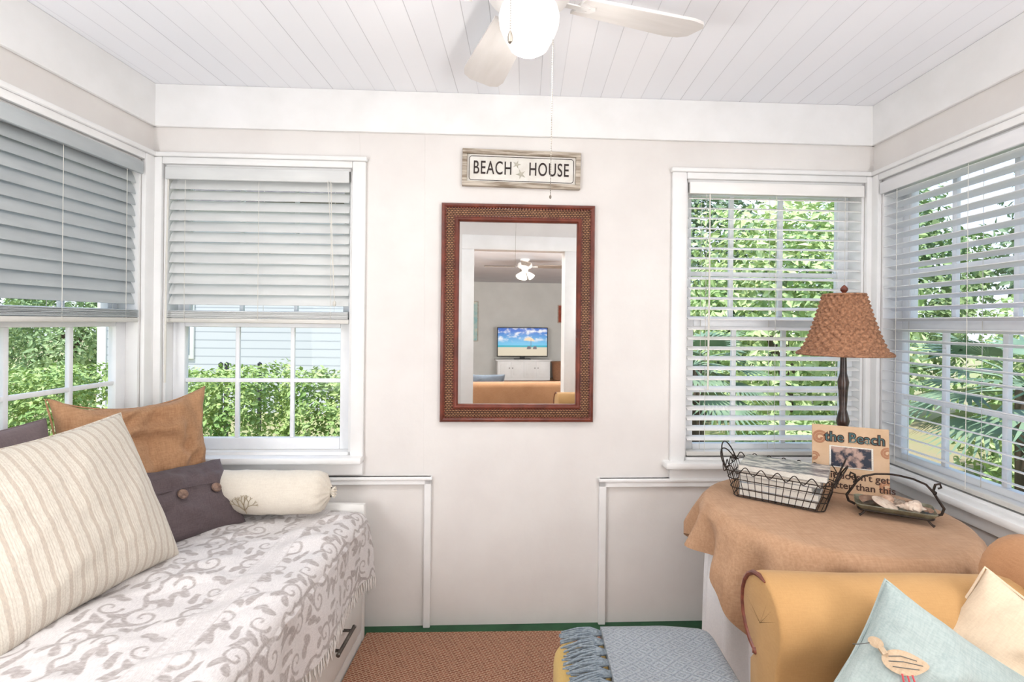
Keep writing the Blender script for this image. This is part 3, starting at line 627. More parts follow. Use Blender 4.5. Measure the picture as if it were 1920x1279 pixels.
tube(bm,[(r0*1.02*math.cos(2*PI*i/60),r0*1.02*math.sin(2*PI*i/60),sb+.003*math.sin(i*PI)) for i in range(60)],.006,6,True); tube(bm,[(r1*math.cos(2*PI*i/60),r1*math.sin(2*PI*i/60),stp) for i in range(60)],.005,6,True)
for i in range(3):
    a=2*PI*i/3; tube(bm,[(0,0,stp-.005),(r1*math.cos(a),r1*math.sin(a),stp-.003)],.002,5)
obj('lamp_shade',bm,M['wicker'],t,ang=3)
bm=NB(); lathe(bm,[(.001,stp-.004),(.008,stp-.002),(.006,stp+.008),(.014,stp+.018),(.014,stp+.026),(.006,stp+.036),(.001,stp+.04)],16); obj('finial',bm,M['redwood'],t)
# ------------------------------------------------------------------ picture frame
e0=atY(1524,790,2.06); e1=atY(1671,800,1.955); e0.z=e1.z=TT_; wv=(e1-e0); wv.z=0; fw=wv.length; fh=.255; xa=wv.normalized(); nn=V((xa.y,-xa.x,0)); nn=(nn+V((0,0,.14))).normalized(); ya=nn.cross(xa).normalized()
mx=MX((xa,ya,nn)).transposed().to_4x4(); mx=MX.Translation((e0+e1)/2+V((0,0,.002)))@mx
t=thing('photo_frame','tan painted photo frame lettered the Beach in front of the lamp','frame',mx=mx)
bm=NB(); box(bm,(-fw/2,.0,-.012),(fw/2,fh,0),.002); obj('frame_board',bm,M['framebd'],t)
bm=NB(); box(bm,(-.012,.05,-.016),(.012,.17,-.012)); obj('easel_back',bm,M['darkwood'],t)
for cx,cy,r in ((-.1,.205,.026),(.12,.165,.022),(.115,.04,.024),(-.12,.05,.028),(-.12,.13,.018)):
    bm=NB()
    tube(bm,[(cx+r*(1-.75*i/40)*math.cos(4*PI*i/40),cy+r*(1-.75*i/40)*math.sin(4*PI*i/40),.0005) for i in range(41)],r*.16,4)
    for v in bm.verts: v.co.z=max(min(v.co.z,.0012),-.001); v.co.x=max(min(v.co.x,fw/2-.002),-fw/2+.002)
    obj('painted_swirl',bm,M['swirl'],t)
text('lettering','the Beach',.052,M['ink'],t,MX.Translation((.015,.210,.0014)),.0030,.95); text('lettering','the Beach',.052,M['teal'],t,MX.Translation((.015,.210,.0022)),-.0004,.95)
text('lettering',"it doesn't get",.036,M['ink'],t,MX.Translation((.03,.066,.0014)),.0004,1.); text('lettering','better than this',.036,M['ink'],t,MX.Translation((.03,.029,.0014)),.0004,1.)
bm=NB(); box(bm,(-.068,.096,0),(.075,.178,.003),.001); obj('photo_mount',bm,M['pages'],t); bm=NB(); box(bm,(-.062,.100,.003),(.069,.174,.0036)); obj('photo',bm,M['snap'],t,smooth=False)
# ------------------------------------------------------------------ wire basket and magazines
BC=V((.962,1.96,TT_)); ba=-.62
t=thing('wire_basket','dark wire basket with looped handles holding magazines on the round table','basket',BC,ba)
bm=NB(); r_=.0019
def rrp(w,h,k): 
    P=rr(w,h,.035,5); L=[0]
    for a,b in zip(P,P[1:]+P[:1]): L.append(L[-1]+math.dist(a,b))
    out=[]
    for i in range(k):
        s=L[-1]*i/k
        for q in range(len(P)):
            if L[q]<=s<=L[q+1]: f=(s-L[q])/max(1e-9,L[q+1]-L[q]); a=P[q]; b=P[(q+1)%len(P)]; out.append((a[0]+(b[0]-a[0])*f,a[1]+(b[1]-a[1])*f)); break
    return out
lev=[(0.003,.30,.19),(.035,.32,.205),(.07,.335,.22),(.10,.35,.235)]
for z,w_,h_ in lev: tube(bm,[(x,y,z) for x,y in rr(w_,h_,.035)],r_,6,True)
K=44; b0=rrp(.30,.19,K); b3=rrp(.35,.235,K)
for i in range(K): tube(bm,[(b0[i][0],b0[i][1],.003),(b3[i][0],b3[i][1],.10)],.0013,5)
wp=rrp(.365,.25,K*6); tube(bm,[(wp[i][0],wp[i][1],.108+.013*math.cos(i*2*PI/12)) for i in range(K*6)],r_,6,True)
for i in range(7): tube(bm,[(-.13+i*.043,-.095,.003),(-.13+i*.043,.095,.003)],.0013,5)
obj('wire_frame',bm,M['iron'],t)
for sg in (-1,1):
    bm=NB(); 
    for o_ in (0,.014): tube(bm,[(sg*(.176+.03*math.sin(PI*i/14)+o_*.3),-.08*math.cos(PI*i/14)*(1-o_*6),.10+(.080-o_*2)*math.sin(PI*i/14)) for i in range(15)],.0024,6)
    for sy_ in (-1,1): tube(bm,[(sg*(.176+.012*math.sin(q*.5)),sy_*(.08+.014*(1-q/9)*math.cos(q*.75)-.014),.105+.014*(1-q/9)*math.sin(q*.75)) for q in range(9)],.002,5)
    obj('handle',bm,M['iron'],t)
zb=TT_+.0065
labs=['pale magazine lying on the very top of the stack in the wire basket','magazine second from the top of the stack in the wire basket','magazine third from the top of the stack in the wire basket','magazine fourth from the top of the stack in the wire basket','lowest magazine of the stack in the wire basket']
for i in range(5):
    th=[.026,.022,.024,.022,.020][i]; w_,h_=[(.25,.165),(.255,.168),(.24,.16),(.26,.17),(.285,.19)][i]
    t=thing('magazine',labs[4-i],'magazine',(BC.x+[.0,.004,-.004,.006,.012][i],BC.y+[0,0,.003,-.003,-.004][i],zb+.0005),ba+[0,.02,-.03,.03,.05][i],'magazines in the wire basket')
    bm=NB(); box(bm,(-w_/2,-h_/2,.001),(w_/2-.002,h_/2-.002,th-.001)); obj('pages',bm,M['pages'],t,smooth=False)
    bm=NB(); box(bm,(-w_/2-.001,-h_/2-.001,th-.001),(w_/2,h_/2,th)); box(bm,(-w_/2-.001,-h_/2-.001,0),(w_/2,h_/2,.001)); box(bm,(-w_/2-.002,-h_/2-.001,0),(-w_/2-.001,h_/2,th)); obj('cover',bm,covs[[2,0,3,2,1][i]],t,smooth=False)
    zb+=th+.0006
# ------------------------------------------------------------------ tray and shells
TP=V((1.258,1.79,TT_)); ta=-.5
t=thing('shell_tray','dark green brown tray with scrolled iron handle full of seashells','tray',TP,ta)
w_,h_=.225,.13
bm=NB(); rings=[(w_-.04,h_-.04,.02),(w_-.015,h_-.015,.026),(w_,h_,.04),(w_-.004,h_-.004,.042),(w_-.022,h_-.022,.03),(w_-.045,h_-.045,.026)]
g=[[bm.verts.new((x,y,z)) for x,y in rr(a,b,.02)] for a,b,z in rings]
for a,b in zip(g,g[1:]):
    for i in range(len(a)): bm.faces.new((a[i],a[(i+1)%len(a)],b[(i+1)%len(a)],b[i]))
bm.faces.new(g[0][::-1]); bm.faces.new(g[-1]); obj('dish',bm,M['dish'],t)
bm=NB(); tube(bm,[(x,y,.022) for x,y in rr(w_-.02,h_-.02,.02)],.0035,6,True)
for sx in (-1,1):
    for sy in (-1,1): tube(bm,[(sx*(w_/2-.03),sy*(h_/2-.014),.022),(sx*(w_/2-.02),sy*(h_/2-.006),.01),(sx*(w_/2-.012),sy*(h_/2-.004),.0045)],[.003,.003,.0045],6)
obj('iron_base',bm,M['iron'],t)
q_=w_/.26
for sx in (-1,1):
    bm=NB(); P=[(.125,.022),(.148,.03),(.155,.05),(.138,.075),(.122,.10),(.128,.125),(.142,.13),(.146,.118),(.136,.113)]
    tube(bm,[(sx*a*q_,0,b) for a,b in P],[.0045,.0045,.0045,.0042,.004,.004,.004,.0035,.003],7); 
    tube(bm,[(sx*a*q_,0,b) for a,b in ((.122,.10),(.10,.122),(.06,.135),(.02,.140),(0,.141))],[.004,.0035,.0035,.0035,.0035],7)
    ball(bm,(sx*.127*q_,0,.098),.007,(1,1,1),1); obj('handle',bm,M['iron'],t)
def lp2w(x,y): c,s=math.cos(ta),math.sin(ta); x*=q_; y*=q_; return TP.x+x*c-y*s,TP.y+x*s+y*c
def put(bm,name,label,m,x,y,z,rot=(0,0,0),group=None):
    X,Y=lp2w(x,y); o=obj(name,bm,m,mx=MX.Translation((X,Y,TP.z+z))@MX.Rotation(rot[2],4,'Z')@MX.Rotation(rot[1],4,'Y')@MX.Rotation(rot[0],4,'X')); tag(o,label,'seashell',group); return o
def scallop(r):
    bm=NB(); n_=25
    def fn(i,j):
        f=i/7; a=-1.15+2.3*j/(n_-1); q=r*(.08+.92*f)*(1+.03*math.cos(a*22)*f)
        return V((q*math.sin(a),q*math.cos(a)-r*.5,r*.42*math.sin(f*PI*.5+.0)*(1-f*.85)*1.6+.002*math.cos(a*22)*f))
    grid(bm,8,n_,fn); q=bmesh.ops.solidify(bm,geom=bm.faces[:],thickness=.0015); return bm
def whelk(L):
    bm=NB(); k=30
    pts=[];rs=[]
    for i in range(k):
        f=i/(k-1); a=f*5*2*PI; R=.28*L*(1-f)**1.3*.5; pts.append((R*math.cos(a),-L*.3+L*.8*f,R*math.sin(a))); rs.append(L*.21*(1-f)**.9+.001)
    tube(bm,pts,rs,10); tube(bm,[(0,-L*.62,-L*.02),(0,-L*.4,0),(0,-L*.2,0)],[.002,L*.12,L*.2],10); return bm
bm=NB(); lathe(bm,[(.001,-.004),(.036,-.003),(.039,0),(.03,.004),(.01,.006),(.001,.006)],30)
star(bm,(0,0),.024,.2,lambda p,q,d:V((p,q,.0045+.0022*d)),.3); put(bm,'sand_dollar','round pale sand dollar lying at the front of the shell tray',M['shell'],-.03,-.026,.046,(.35,.1,.4))
G='small seashells in the tray'
put(scallop(.055),'scallop_shell','ribbed tan scallop shell at the left end of the tray',M['shell2'],-.08,.012,.036,(.2,.0,.6),G)
put(scallop(.05),'scallop_shell','ribbed pale scallop shell in the middle of the tray behind the sand dollar',M['shell'],.012,.03,.036,(.3,.1,-1.0),G)
put(scallop(.048),'scallop_shell','ribbed tan scallop shell at the right end of the tray',M['shell2'],.082,.005,.036,(.1,-.2,2.2),G)
put(whelk(.075),'whelk_shell','pale spiral whelk shell at the near edge of the tray',M['shell'],.045,-.030,.046,(0,0,1.2),G)
put(whelk(.062),'whelk_shell','tan spiral whelk shell at the back of the tray',M['shell2'],-.03,.036,.044,(0,0,.3),G)
# ------------------------------------------------------------------ armchair (rolled arms) facing left
cx0,cx1=.545,1.30; cyn,cyf=.36,1.30
t=thing('armchair','camel upholstered armchair with rolled arms and thin red wood edging','armchair',((cx0+cx1)/2,(cyn+cyf)/2,0))
AZ=.70
def armprof(y,sg):      # roll leans outward (sg=+1 far side)
    P=[(y-.075*sg,.16),(y-.075*sg,.60)]
    c=(y,AZ); R=.098
    for i in range(17):
        a=PI+.55-(2*PI*.80)*i/16; P.append((c[0]+sg*R*math.cos(a)*1.0,c[1]+R*math.sin(a)))
    P+=[(y+.05*sg,.58),(y+.045*sg,.16)]; return P
for sg,y in ((1,cyf-.10),(-1,cyn+.10)):
    P=armprof(y,sg); bm=NB(); cen=(y,.5)
    def fn(i,j):
        xs=[cx0,cx0,cx0+.002,cx0+.008,cx0+.018,cx0+.2,cx0+.4,cx1-.1][i]; sc=[.0,.93,.965,.988,1,1,1,1][i]; p_=P[j]
        ce=(y,AZ-.015) if p_[1]>.59 else (y,p_[1]); return V((xs,ce[0]+(p_[0]-ce[0])*sc,ce[1]+(p_[1]-ce[1])*sc+.005*mn.noise(V((xs*6,j*.3,sg)))))
    grid(bm,8,len(P),fn,False,True); ar=obj('arm',bm,M['chair'],t,True,ang=1.2)
    bm=NB(); Q=[(cx0+.000,y+(q[0]-y)*.955,(AZ-.015+(q[1]-AZ+.015)*.955) if q[1]>.59 else q[1]) for q in P[8:-2]]; tube(bm,Q,[.002]+[.0058]*(len(Q)-2)+[.0055],8)
    ball(bm,Q[-1],.008,(1,1,1.2),1)
    obj('wood_edging',bm,M['redwood'],ar)
    bm=NB(); tube(bm,[(cx0+.06,y,.17),(cx0+.055,y,.1),(cx0+.05,y,.013)],[.03,.026,.016],12); obj('leg',bm,M['redwood'],t,True)
    bm=NB(); tube(bm,[(cx1-.06,y,.17),(cx1-.05,y,.1),(cx1-.03,y,.013)],[.026,.022,.016],12); obj('leg',bm,M['redwood'],t,True)
bm=NB(); box(bm,(cx0+.03,cyn+.17,.15),(cx1-.1,cyf-.17,.34),.02); obj('seat_base',bm,M['chair'],t,True)
bm=NB(); box(bm,(cx0+.0,cyn+.185,.335),(1.07,cyf-.185,.47),.045,seg=4); obj('seat_cushion',bm,M['chair'],t,True)
BP=[(1.06,.20),(1.085,.45),(1.115,.66)]+[(1.205+.098*math.cos(PI+.1-4.6*i/16),.775+.098*math.sin(PI+.1-4.6*i/16)) for i in range(17)]+[(1.285,.55),(1.28,.16)]
bm=NB()
def bk(i,j):
    ys=[cyn+.0,cyn+.0,cyn+.01,cyn+.04,.8,cyf-.04,cyf-.01,cyf,cyf][i]; sc=[0,.86,.96,1,1,1,.96,.86,0][i]; q=BP[j]; ce=(1.2,.74) if q[1]>.6 else (1.18,q[1])
    return V((ce[0]+(q[0]-ce[0])*sc,ys,ce[1]+(q[1]-ce[1])*sc))
grid(bm,9,len(BP),bk,False,True); obj('backrest',bm,M['chairback'],t,True,ang=1.2)
# cushions on the chair
PS=.305; PTK=.14
p=pillow('throw_pillow','pale aqua pillow with stitched tan bird and coral threads on the armchair',PS,PS,PTK,M['aqua'],basis((.768,.985,.658),(-.14,-.85,.40),-.60),.07,21,.003,.010)
def onp(x,y): return hs(2*x/PS,2*y/PS,PTK)*(1+.35*.3*(-2*y/PS))+.007
rotm=MX.Rotation(.60,2); QS=.95
def rl(a,b): q=rotm@V(((a-.055)*QS,(b+.055)*QS)); return q.x,q.y       # picture axes to pillow axes
def onv(a,b,e=.004): x,y=rl(a,b); return V((x,y,onp(x,y)+e))
bm=NB()
def pt(i,j):       # rounded body with a short pointed tail on the right
    r=max(i,.02)/6; th=2*PI*j/24; c=math.cos(th); a=-.014+(.032+.012*max(0,c)**6)*r*c; b=.022+.021*r*math.sin(th); return onv(a,b)
grid(bm,7,24,pt,False,True)
def hd(i,j):
    r=max(i,.02)/4; th=2*PI*j/16; return onv(-.046+.011*r*math.cos(th),.050+.010*r*math.sin(th))
grid(bm,5,16,hd,False,True)
obj('applique_bird',bm,M['tanpatch'],p)
def stitch(pts,m,r=.0020,name='embroidery'):
    for q in pts:
        bm=NB(); L=[]
        for k in range(len(q)-1):
            for f in (0,.25,.5,.75): L.append((q[k][0]+(q[k+1][0]-q[k][0])*f,q[k][1]+(q[k+1][1]-q[k][1])*f))
        L.append(q[-1]); tube(bm,[onv(a,b,.005) for a,b in L],r,5); obj(name,bm,m,p)
stitch([[(-.038,.032),(-.042,.042)]],M['tanpatch'],.006,'applique_neck')
stitch([[(-.020,.004),(-.022,-.03),(-.016,-.065),(-.022,-.105)],[(-.004,.004),(-.002,-.03),(-.008,-.065),(-.002,-.105)],[(-.012,.002),(-.011,-.04),(-.013,-.10)]],M['pink'],.0016)
stitch([[(-.056,.048),(-.076,.040)],[(-.034,.030),(-.014,.033),(.010,.028)],[(-.036,.022),(-.012,.024),(.018,.021)],[(-.032,.014),(-.012,.014),(.010,.014)]],M['navy'],.0008)
stitch([[(-.08+.016*i,-.035-.01*(i%2)),(-.085+.017*i,-.10)] for i in range(14)],M['white_thread'],.0012)
pillow('throw_pillow','plain peach beige pillow tucked behind the aqua pillow on the armchair',.31,.31,.14,M['cream'],basis((.99,1.04,.66),(-.55,-.62,.45),-.5),.08,25,.003,.012)
# ------------------------------------------------------------------ ottoman + throw
ox0,ox1,oy0,oy1,OZ=.085,.52,.88,1.45,.50
t=thing('ottoman','mustard upholstered ottoman under the folded blue throw','ottoman',((ox0+ox1)/2,(oy0+oy1)/2,0))
bm=NB(); box(bm,(ox0,oy0,.13),(ox1,oy1,OZ),.05,seg=5); obj('cushion',bm,M['mustard'],t,True)
for x in (ox0+.06,ox1-.06):
    for y in (oy0+.06,oy1-.06): bm=NB(); tube(bm,[(x,y,.15),(x,y,.08),(x,y,.013)],[.025,.022,.014],10); obj('leg',bm,M['redwood'],t,True)
bm=NB(); tx0=.215; tn,tm=46,44; fl=ox1-.03-tx0
def thr(lift):
    def fn(i,j):
        s=(fl+.28)*i/(tn-1); y=.86+(1.435-.86)*j/(tm-1)
        r=.05
        if s<fl: x,z=tx0+s,OZ+.004
        elif s<fl+r*PI/2: q=(s-fl)/r; x,z=tx0+fl+r*math.sin(q)*.75,OZ+.004-r*(1-math.cos(q))
        else: x,z=tx0+fl+r*.75+.002*math.sin(y*30),OZ+.004-r-(s-fl-r*PI/2)
        if y>1.39: z-=(y-1.39)**2*6
        y+=.010*math.sin(s*9)
        w=.007*mn.noise(V((s*9,y*9,lift*50)))+.012*(mn.noise(V((s*4,y*4,7)))+.4)
        if s<fl: z+=lift+w
        else: x+=lift*.3; z+=lift*max(0,1-(s-fl)/.08)+w*max(0,1-(s-fl)/.05)
        return V((x,y,z))
    return fn
g1=grid(bm,tn,tm,thr(.03)); g2=grid(bm,tn,tm,thr(.001))
for k in range(tn-1): 
    for j in (0,tm-1): bm.faces.new((g1[k][j],g1[k+1][j],g2[k+1][j],g2[k][j]))
for k in range(tm-1):
    for i in (0,tn-1): bm.faces.new((g1[i][k],g1[i][k+1],g2[i][k+1],g2[i][k]))
th=obj('throw_blanket',bm,M['throw'],ang=1.2); tag(th,'folded grey blue woven throw with knotted tassels on the ottoman','blanket')
for k in range(14):
    y=.88+.041*k; bm=NB(); kx=tx0-.02; zz=OZ+.026
    ball(bm,(kx,y,zz),.013,(1.1,.9,.85),2)
    for q in range(12):
        a=random.uniform(-.6,.6); l=random.uniform(.05,.075); tube(bm,[(kx+.02,y+q*.0014-.008,zz),(kx-.01,y+.0024*(q-5.5),zz+.003*(q%3)),(kx-.01-l*.5,y+.0032*(q-5.5)+.01*a,OZ+.016+.005*(q%3)),(kx-.02-l,y+.004*(q-5.5)+.03*a,OZ+.010-.03*(l-.06))],[.003,.0032,.003,.0022],5)
    obj('tassel',bm,M['yarn'],th)
# ------------------------------------------------------------------ back room seen in the mirror
bm=NB(); box(bm,(XB0,YB,-.1),(XB1,DY-.12,0)); struct('floor',bm,M['woodfloor'])
bm=NB(); box(bm,(XB0-.1,YB-.1,BZ),(XB1+.1,DY-.12,BZ+.1)); struct('ceiling',bm,M['backceil'])
bm=NB(); box(bm,(XB0,YB-.1,0),(XB1,YB,BZ)); struct('wall_rear',bm,M['greywall'])
bm=NB(); box(bm,(XB0-.1,YB-.1,0),(XB0,DY-.12,BZ)); struct('wall_rear_left',bm,M['greywall'])
bm=NB(); box(bm,(XB1,YB-.1,0),(XB1+.1,DY-.12,BZ)); struct('wall_rear_right',bm,M['greywall'])
ty=YB+.32; a=mir(932,640,ty); b=mir(1027,640,ty); zt_=mir(980,614,ty).z; zb_=mir(980,669,ty).z; tvx=(a.x+b.x)/2; tw=abs(b.x-a.x); tzc=(zt_+zb_)/2; thh=zt_-zb_
czt=zb_-.06
t=thing('television','flat television showing a beach scene reflected in the mirror','television',(tvx,ty,czt))
bm=NB(); box(bm,(-tw/2,-.04,tzc-czt-thh/2),(tw/2,.0,tzc-czt+thh/2),.006); obj('bezel',bm,M['black'],t)
bm=NB(); box(bm,(-tw/2+.02,0,-thh/2+.025),(tw/2-.02,.004,thh/2-.02)); sc=obj('screen',bm,M['screen'],t,mx=MX.Translation((0,0,tzc-czt)),smooth=False)
bm=NB(); box(bm,(-.2,-.09,0),(.2,.07,.012),.004); box(bm,(-.06,-.03,.01),(.06,-.012,.08)); obj('stand',bm,M['black'],t)
bm=NB(); prism(bm,[(-.18,.06),(-.12,.12),(-.02,.14),(.06,.1),(.1,.04)],lambda p,q,d:V((p+.2,.0045+.001*d,q-.02)),0,1); obj('picture_parasol',bm,emis('parasol_print',rgb(200,180,150),.7),sc,smooth=False)
bm=NB()
for q in (.10,.25): prism(bm,[(q,-.17),(q+.02,-.1),(q+.09,-.1),(q+.1,-.17)],lambda p,r,d:V((p,.0045+.001*d,r)),0,1)
box(bm,(.20,.0045,-.16),(.21,.0055,.06)); obj('picture_chairs',bm,emis('chair_print',rgb(90,80,90),.5),sc,smooth=False)
kx0=mir(930,690,ty).x; kx1=mir(1030,690,ty).x; kx0,kx1=min(kx0,kx1),max(kx0,kx1)
t=thing('media_cabinet','white media cabinet under the television in the mirror reflection','cabinet',((kx0+kx1)/2,ty-.02,0)); kw=kx1-kx0
bm=NB(); box(bm,(-kw/2+.02,-.22,0),(kw/2-.02,.2,czt-.03),.004); obj('body',bm,M['trim'],t)
bm=NB(); box(bm,(-kw/2-.02,-.24,czt-.03),(kw/2+.02,.24,czt),.006); obj('top',bm,M['trim'],t)
for i in range(4):
    w0=-kw/2+.04+(kw-.08)*i/4; w1=-kw/2+.04+(kw-.08)*(i+1)/4-.015; bm=NB(); box(bm,(w0,.2,.06),(w1,.216,czt-.05),.003); box(bm,(w0+.05,.216,.12),(w1-.05,.222,czt-.11),.004); dd=obj('door',bm,M['trim'],t)
    bm=NB(); ball(bm,(w1-.03 if i%2==0 else w0+.03,.228,czt*.6),.014,(1,1,1),1); obj('knob',bm,M['nickel'],dd)
sy=-.95; sz0=mir(900,708,sy).z; sz1=mir(1050,722,sy).z; sxa=mir(880,700,sy).x-.35; sxb=mir(1057,700,sy).x+.5
t=thing('sofa','brown sofa back seen low in the mirror','sofa',((sxa+sxb)/2,sy-.4,0))
bm=NB(); box(bm,(sxa+.12,sy-.22,.1),(sxb-.12,sy,(sz0+sz1)/2-.02),.05,seg=4); obj('backrest',bm,M['sofa'],t,True)
bm=NB(); box(bm,(sxa+.16,sy-.85,.1),(sxb-.16,sy-.2,.44),.05,seg=4); obj('seat',bm,M['sofa'],t,True)
for q in (sxa,sxb-.18): bm=NB(); box(bm,(q,sy-.85,.08),(q+.18,sy-.03,.62),.06,seg=4); obj('arm',bm,M['sofa'],t,True)
for q in (sxa+.08,sxb-.08):
    for r in (sy-.8,sy-.08): bm=NB(); tube(bm,[(q,r,.1),(q,r,0)],.025,8); obj('leg',bm,M['darkwood'],t,True)
q=mir(912,694,sy-.35); pillow('throw_pillow','slate blue pillow on the sofa in the mirror',.42,.38,.13,M['slate'],basis((q.x,sy-.34,.44+.155),(0,-.95,.3),0),.06,31)
q=mir(1040,704,YB+.4); t=thing('wicker_basket','brown wicker basket beside the cabinet in the mirror','basket',(kx1+.22 if mir(1040,704,ty).x>tvx else kx0-.22,YB+.35,0)); bm=NB(); lathe(bm,[(.001,0),(.13,0),(.16,.2),(.17,.40),(.18,.42),(.165,.42),(.15,.2),(.12,.02),(.001,.02)],24); obj('body',bm,M['wicker'],t)
bm=NB(); tube(bm,[(.172*math.cos(2*PI*i/24),.172*math.sin(2*PI*i/24),.42) for i in range(24)],.016,6,True); obj('rim',bm,M['wicker'],t)
def art(label,pxs,pys,m):
    a=mir(pxs[0],pys[1],YB); b=mir(pxs[1],pys[0],YB); x0,x1=min(a.x,b.x),max(a.x,b.x); t=thing('wall_art',label,'picture',((x0+x1)/2,YB,a.z)); w_=(x1-x0)/2; h_=b.z-a.z
    bm=NB(); box(bm,(-w_,0.001,0),(w_,.025,h_),.004); obj('frame',bm,M['driftwood'],t); bm=NB(); box(bm,(-w_+.02,.025,.02),(w_-.02,.028,h_-.02)); obj('canvas',bm,m,t,smooth=False)
art('teal canvas on the left of the reflected room',(876,897),(565,640),M['artteal']); art('small red picture on the right of the reflected room',(1045,1068),(572,606),M['artred'])
fpy=-3.3; q=mir(984,512,fpy)
M['bladegrey']=mat('fan_blade_wood',(158,146,134),(128,116,106),.5,6,st=(1,6,1))
t,d=ceiling_fan('ceiling fan with three lit glass shades reflected in the mirror',(q.x,fpy,q.z),BZ,ang0=.12,R=.64,bm_='bladegrey'); bfan=q
bm=NB(); lathe(bm,[(.001,-.0),(.05,0),(.05,max(.02,d-.165))],20); obj('light_fitter',bm,M['fanwhite'],t)
for i in range(3):
    a=2*PI*i/3+.5; mx=MX.Rotation(a,4,'Z')@MX.Translation((.05,0,.0))@MX.Rotation(2.4,4,'Y'); bm=NB(); lathe(bm,[(.02,0),(.03,.02),(.045,.06),(.055,.1),(.05,.1),(.001,.06)],18); obj('glass_shade',bm,M['bulb'],t,mx=mx)
# ------------------------------------------------------------------ garden
GZ=-.45
bm=NB(); box(bm,(-45,2.7,GZ-.2),(45,60,GZ)); box(bm,(-45,-10,GZ-.2),(XL-.3,2.7,GZ)); box(bm,(XR+.3,-10,GZ-.2),(45,2.7,GZ)); tag(obj('lawn',bm,M['lawn'],smooth=False),'open lawn and pale ground outside the windows','ground',kind='structure')
rng=np.random.default_rng(5)
def leafmesh(name,n,rad,size,m,boxy=False,asp=.5):
    d=rng.normal(size=(n,3)); d/=np.linalg.norm(d,axis=1)[:,None]; r=rng.uniform(.35,1,n)**.45
    lump=1+.16*np.sin(d[:,0]*5+1)*np.sin(d[:,2]*6)+.12*np.sin(d[:,1]*7+d[:,2]*5)
    c=d*(r*lump)[:,None]
    if boxy: c=np.sign(c)*np.abs(c)**.65
    c*=np.array(rad)
    nr=d*.8+rng.normal(size=(n,3))*.6+np.array([0,0,.5]); nr/=np.linalg.norm(nr,axis=1)[:,None]
    a=np.cross(nr,rng.normal(size=(n,3))); a/=np.linalg.norm(a,axis=1)[:,None]; b=np.cross(nr,a)
    s=size*rng.uniform(.6,1.3,n)[:,None]
    P=np.stack([c-a*s*.5,c+b*s*asp*.5+nr*s*.06,c+a*s*.5-nr*s*.1,c-b*s*asp*.5+nr*s*.06],1).reshape(-1,3)
    me=bpy.data.meshes.new(name); me.from_pydata(P.tolist(),[],[(4*i,4*i+1,4*i+2,4*i+3) for i in range(n)]); me.materials.append(m); return me
def plant(name,label,cat,loc,mesh,mb,ch,tr,th,group=None,sc=1,rz=0):
    t=thing(name,label,cat,loc,rz,group); t.scale=(sc,)*3
    o=bpy.data.objects.new('foliage',mesh); C.objects.link(o); o.parent=t; o.location=(0,0,ch)
    bm=NB(); tube(bm,[(0,0,0),(.03,.02,th*.5),(0,0,th)],[tr,tr*.8,tr*.5],8)
    for k in range(4): a=k*1.6; tube(bm,[(0,0,th*.7),(.3*mb*math.cos(a),.3*mb*math.sin(a),th+.2*mb)],[tr*.5,tr*.2],6)
    obj('trunk',bm,M['bark'],t); return t
hm=[leafmesh('hedge_foliage',7500,(.42,.44,.75),.055,M['leafA'],True),leafmesh('hedge_foliage',7500,(.41,.44,.72),.052,M['leafA'],True)]
for i in range(9):
    x=-6.4+i*.79; plant('hedge_shrub','bright green clipped shrub in the hedge outside the left windows','shrub',(x,4.5+.10*math.sin(i*2),GZ),hm[i%2],.5,.70+.05*math.sin(i*3),.04,.6,'hedge shrubs outside the left windows',1,(i%2)*PI)
tm=[leafmesh('tree_foliage',9500,(1.7,1.6,1.9),.15,M['leafB']),leafmesh('tree_foliage',9500,(1.7,1.6,2.0),.15,M['leafC']),leafmesh('tree_foliage',9500,(1.5,1.5,1.8),.13,M['leafD'])]
for lab,loc,k,sc,ch in (('round mid green tree beside the neighbouring house',(-11.2,12.5,GZ),0,.85,1.7),('dark tree at the far left beyond the garden',(-16.5,15,GZ),1,1.3,2.2),
    ('dark evergreen tree straight behind the lamp window',(3.0,10.8,GZ),1,1.25,1.9),('bright green tree filling the lamp window',(3.3,6.6,GZ),2,.95,1.9),('mid green tree at the window corner',(7.2,10.8,GZ),0,1.15,2.2),
    ('dark spreading tree outside the right wall window',(8.8,7.0,GZ),1,1.1,3.0),('bright bushy tree low outside the right wall window',(5.9,5.4,GZ),2,.78,1.1),('tall mid green tree far out to the right',(12.8,10.5,GZ),0,1.3,2.6)):
    plant('tree',lab,'tree',loc,tm[k],1.2,ch,.12,ch*.9,None,sc,loc[0])
sm=leafmesh('shrub_foliage',3600,(.6,.55,.5),.085,M['leafD']); sm2=leafmesh('shrub_foliage',3600,(.6,.55,.55),.085,M['leafB'])
for lab,x,y,m_,s in (('low shrub beneath the palm outside the lamp window',1.75,3.25,sm2,.8),('low yellow green shrub outside the corner of the lamp window',2.55,4.75,sm,1.),('low shrub nearest the right wall window',2.55,2.65,sm2,.8),('low yellow green shrub below the palm fronds on the right',3.85,2.5,sm,.8),('leafy shrub at the end of the right hand bed',2.9,1.6,sm2,.8),('leafy shrub behind the right hand bed',4.9,3.6,sm,.9)):
    plant('garden_shrub',lab,'shrub',(x,y,GZ),m_,.5,.5,.04,.4,None,s,x*3)
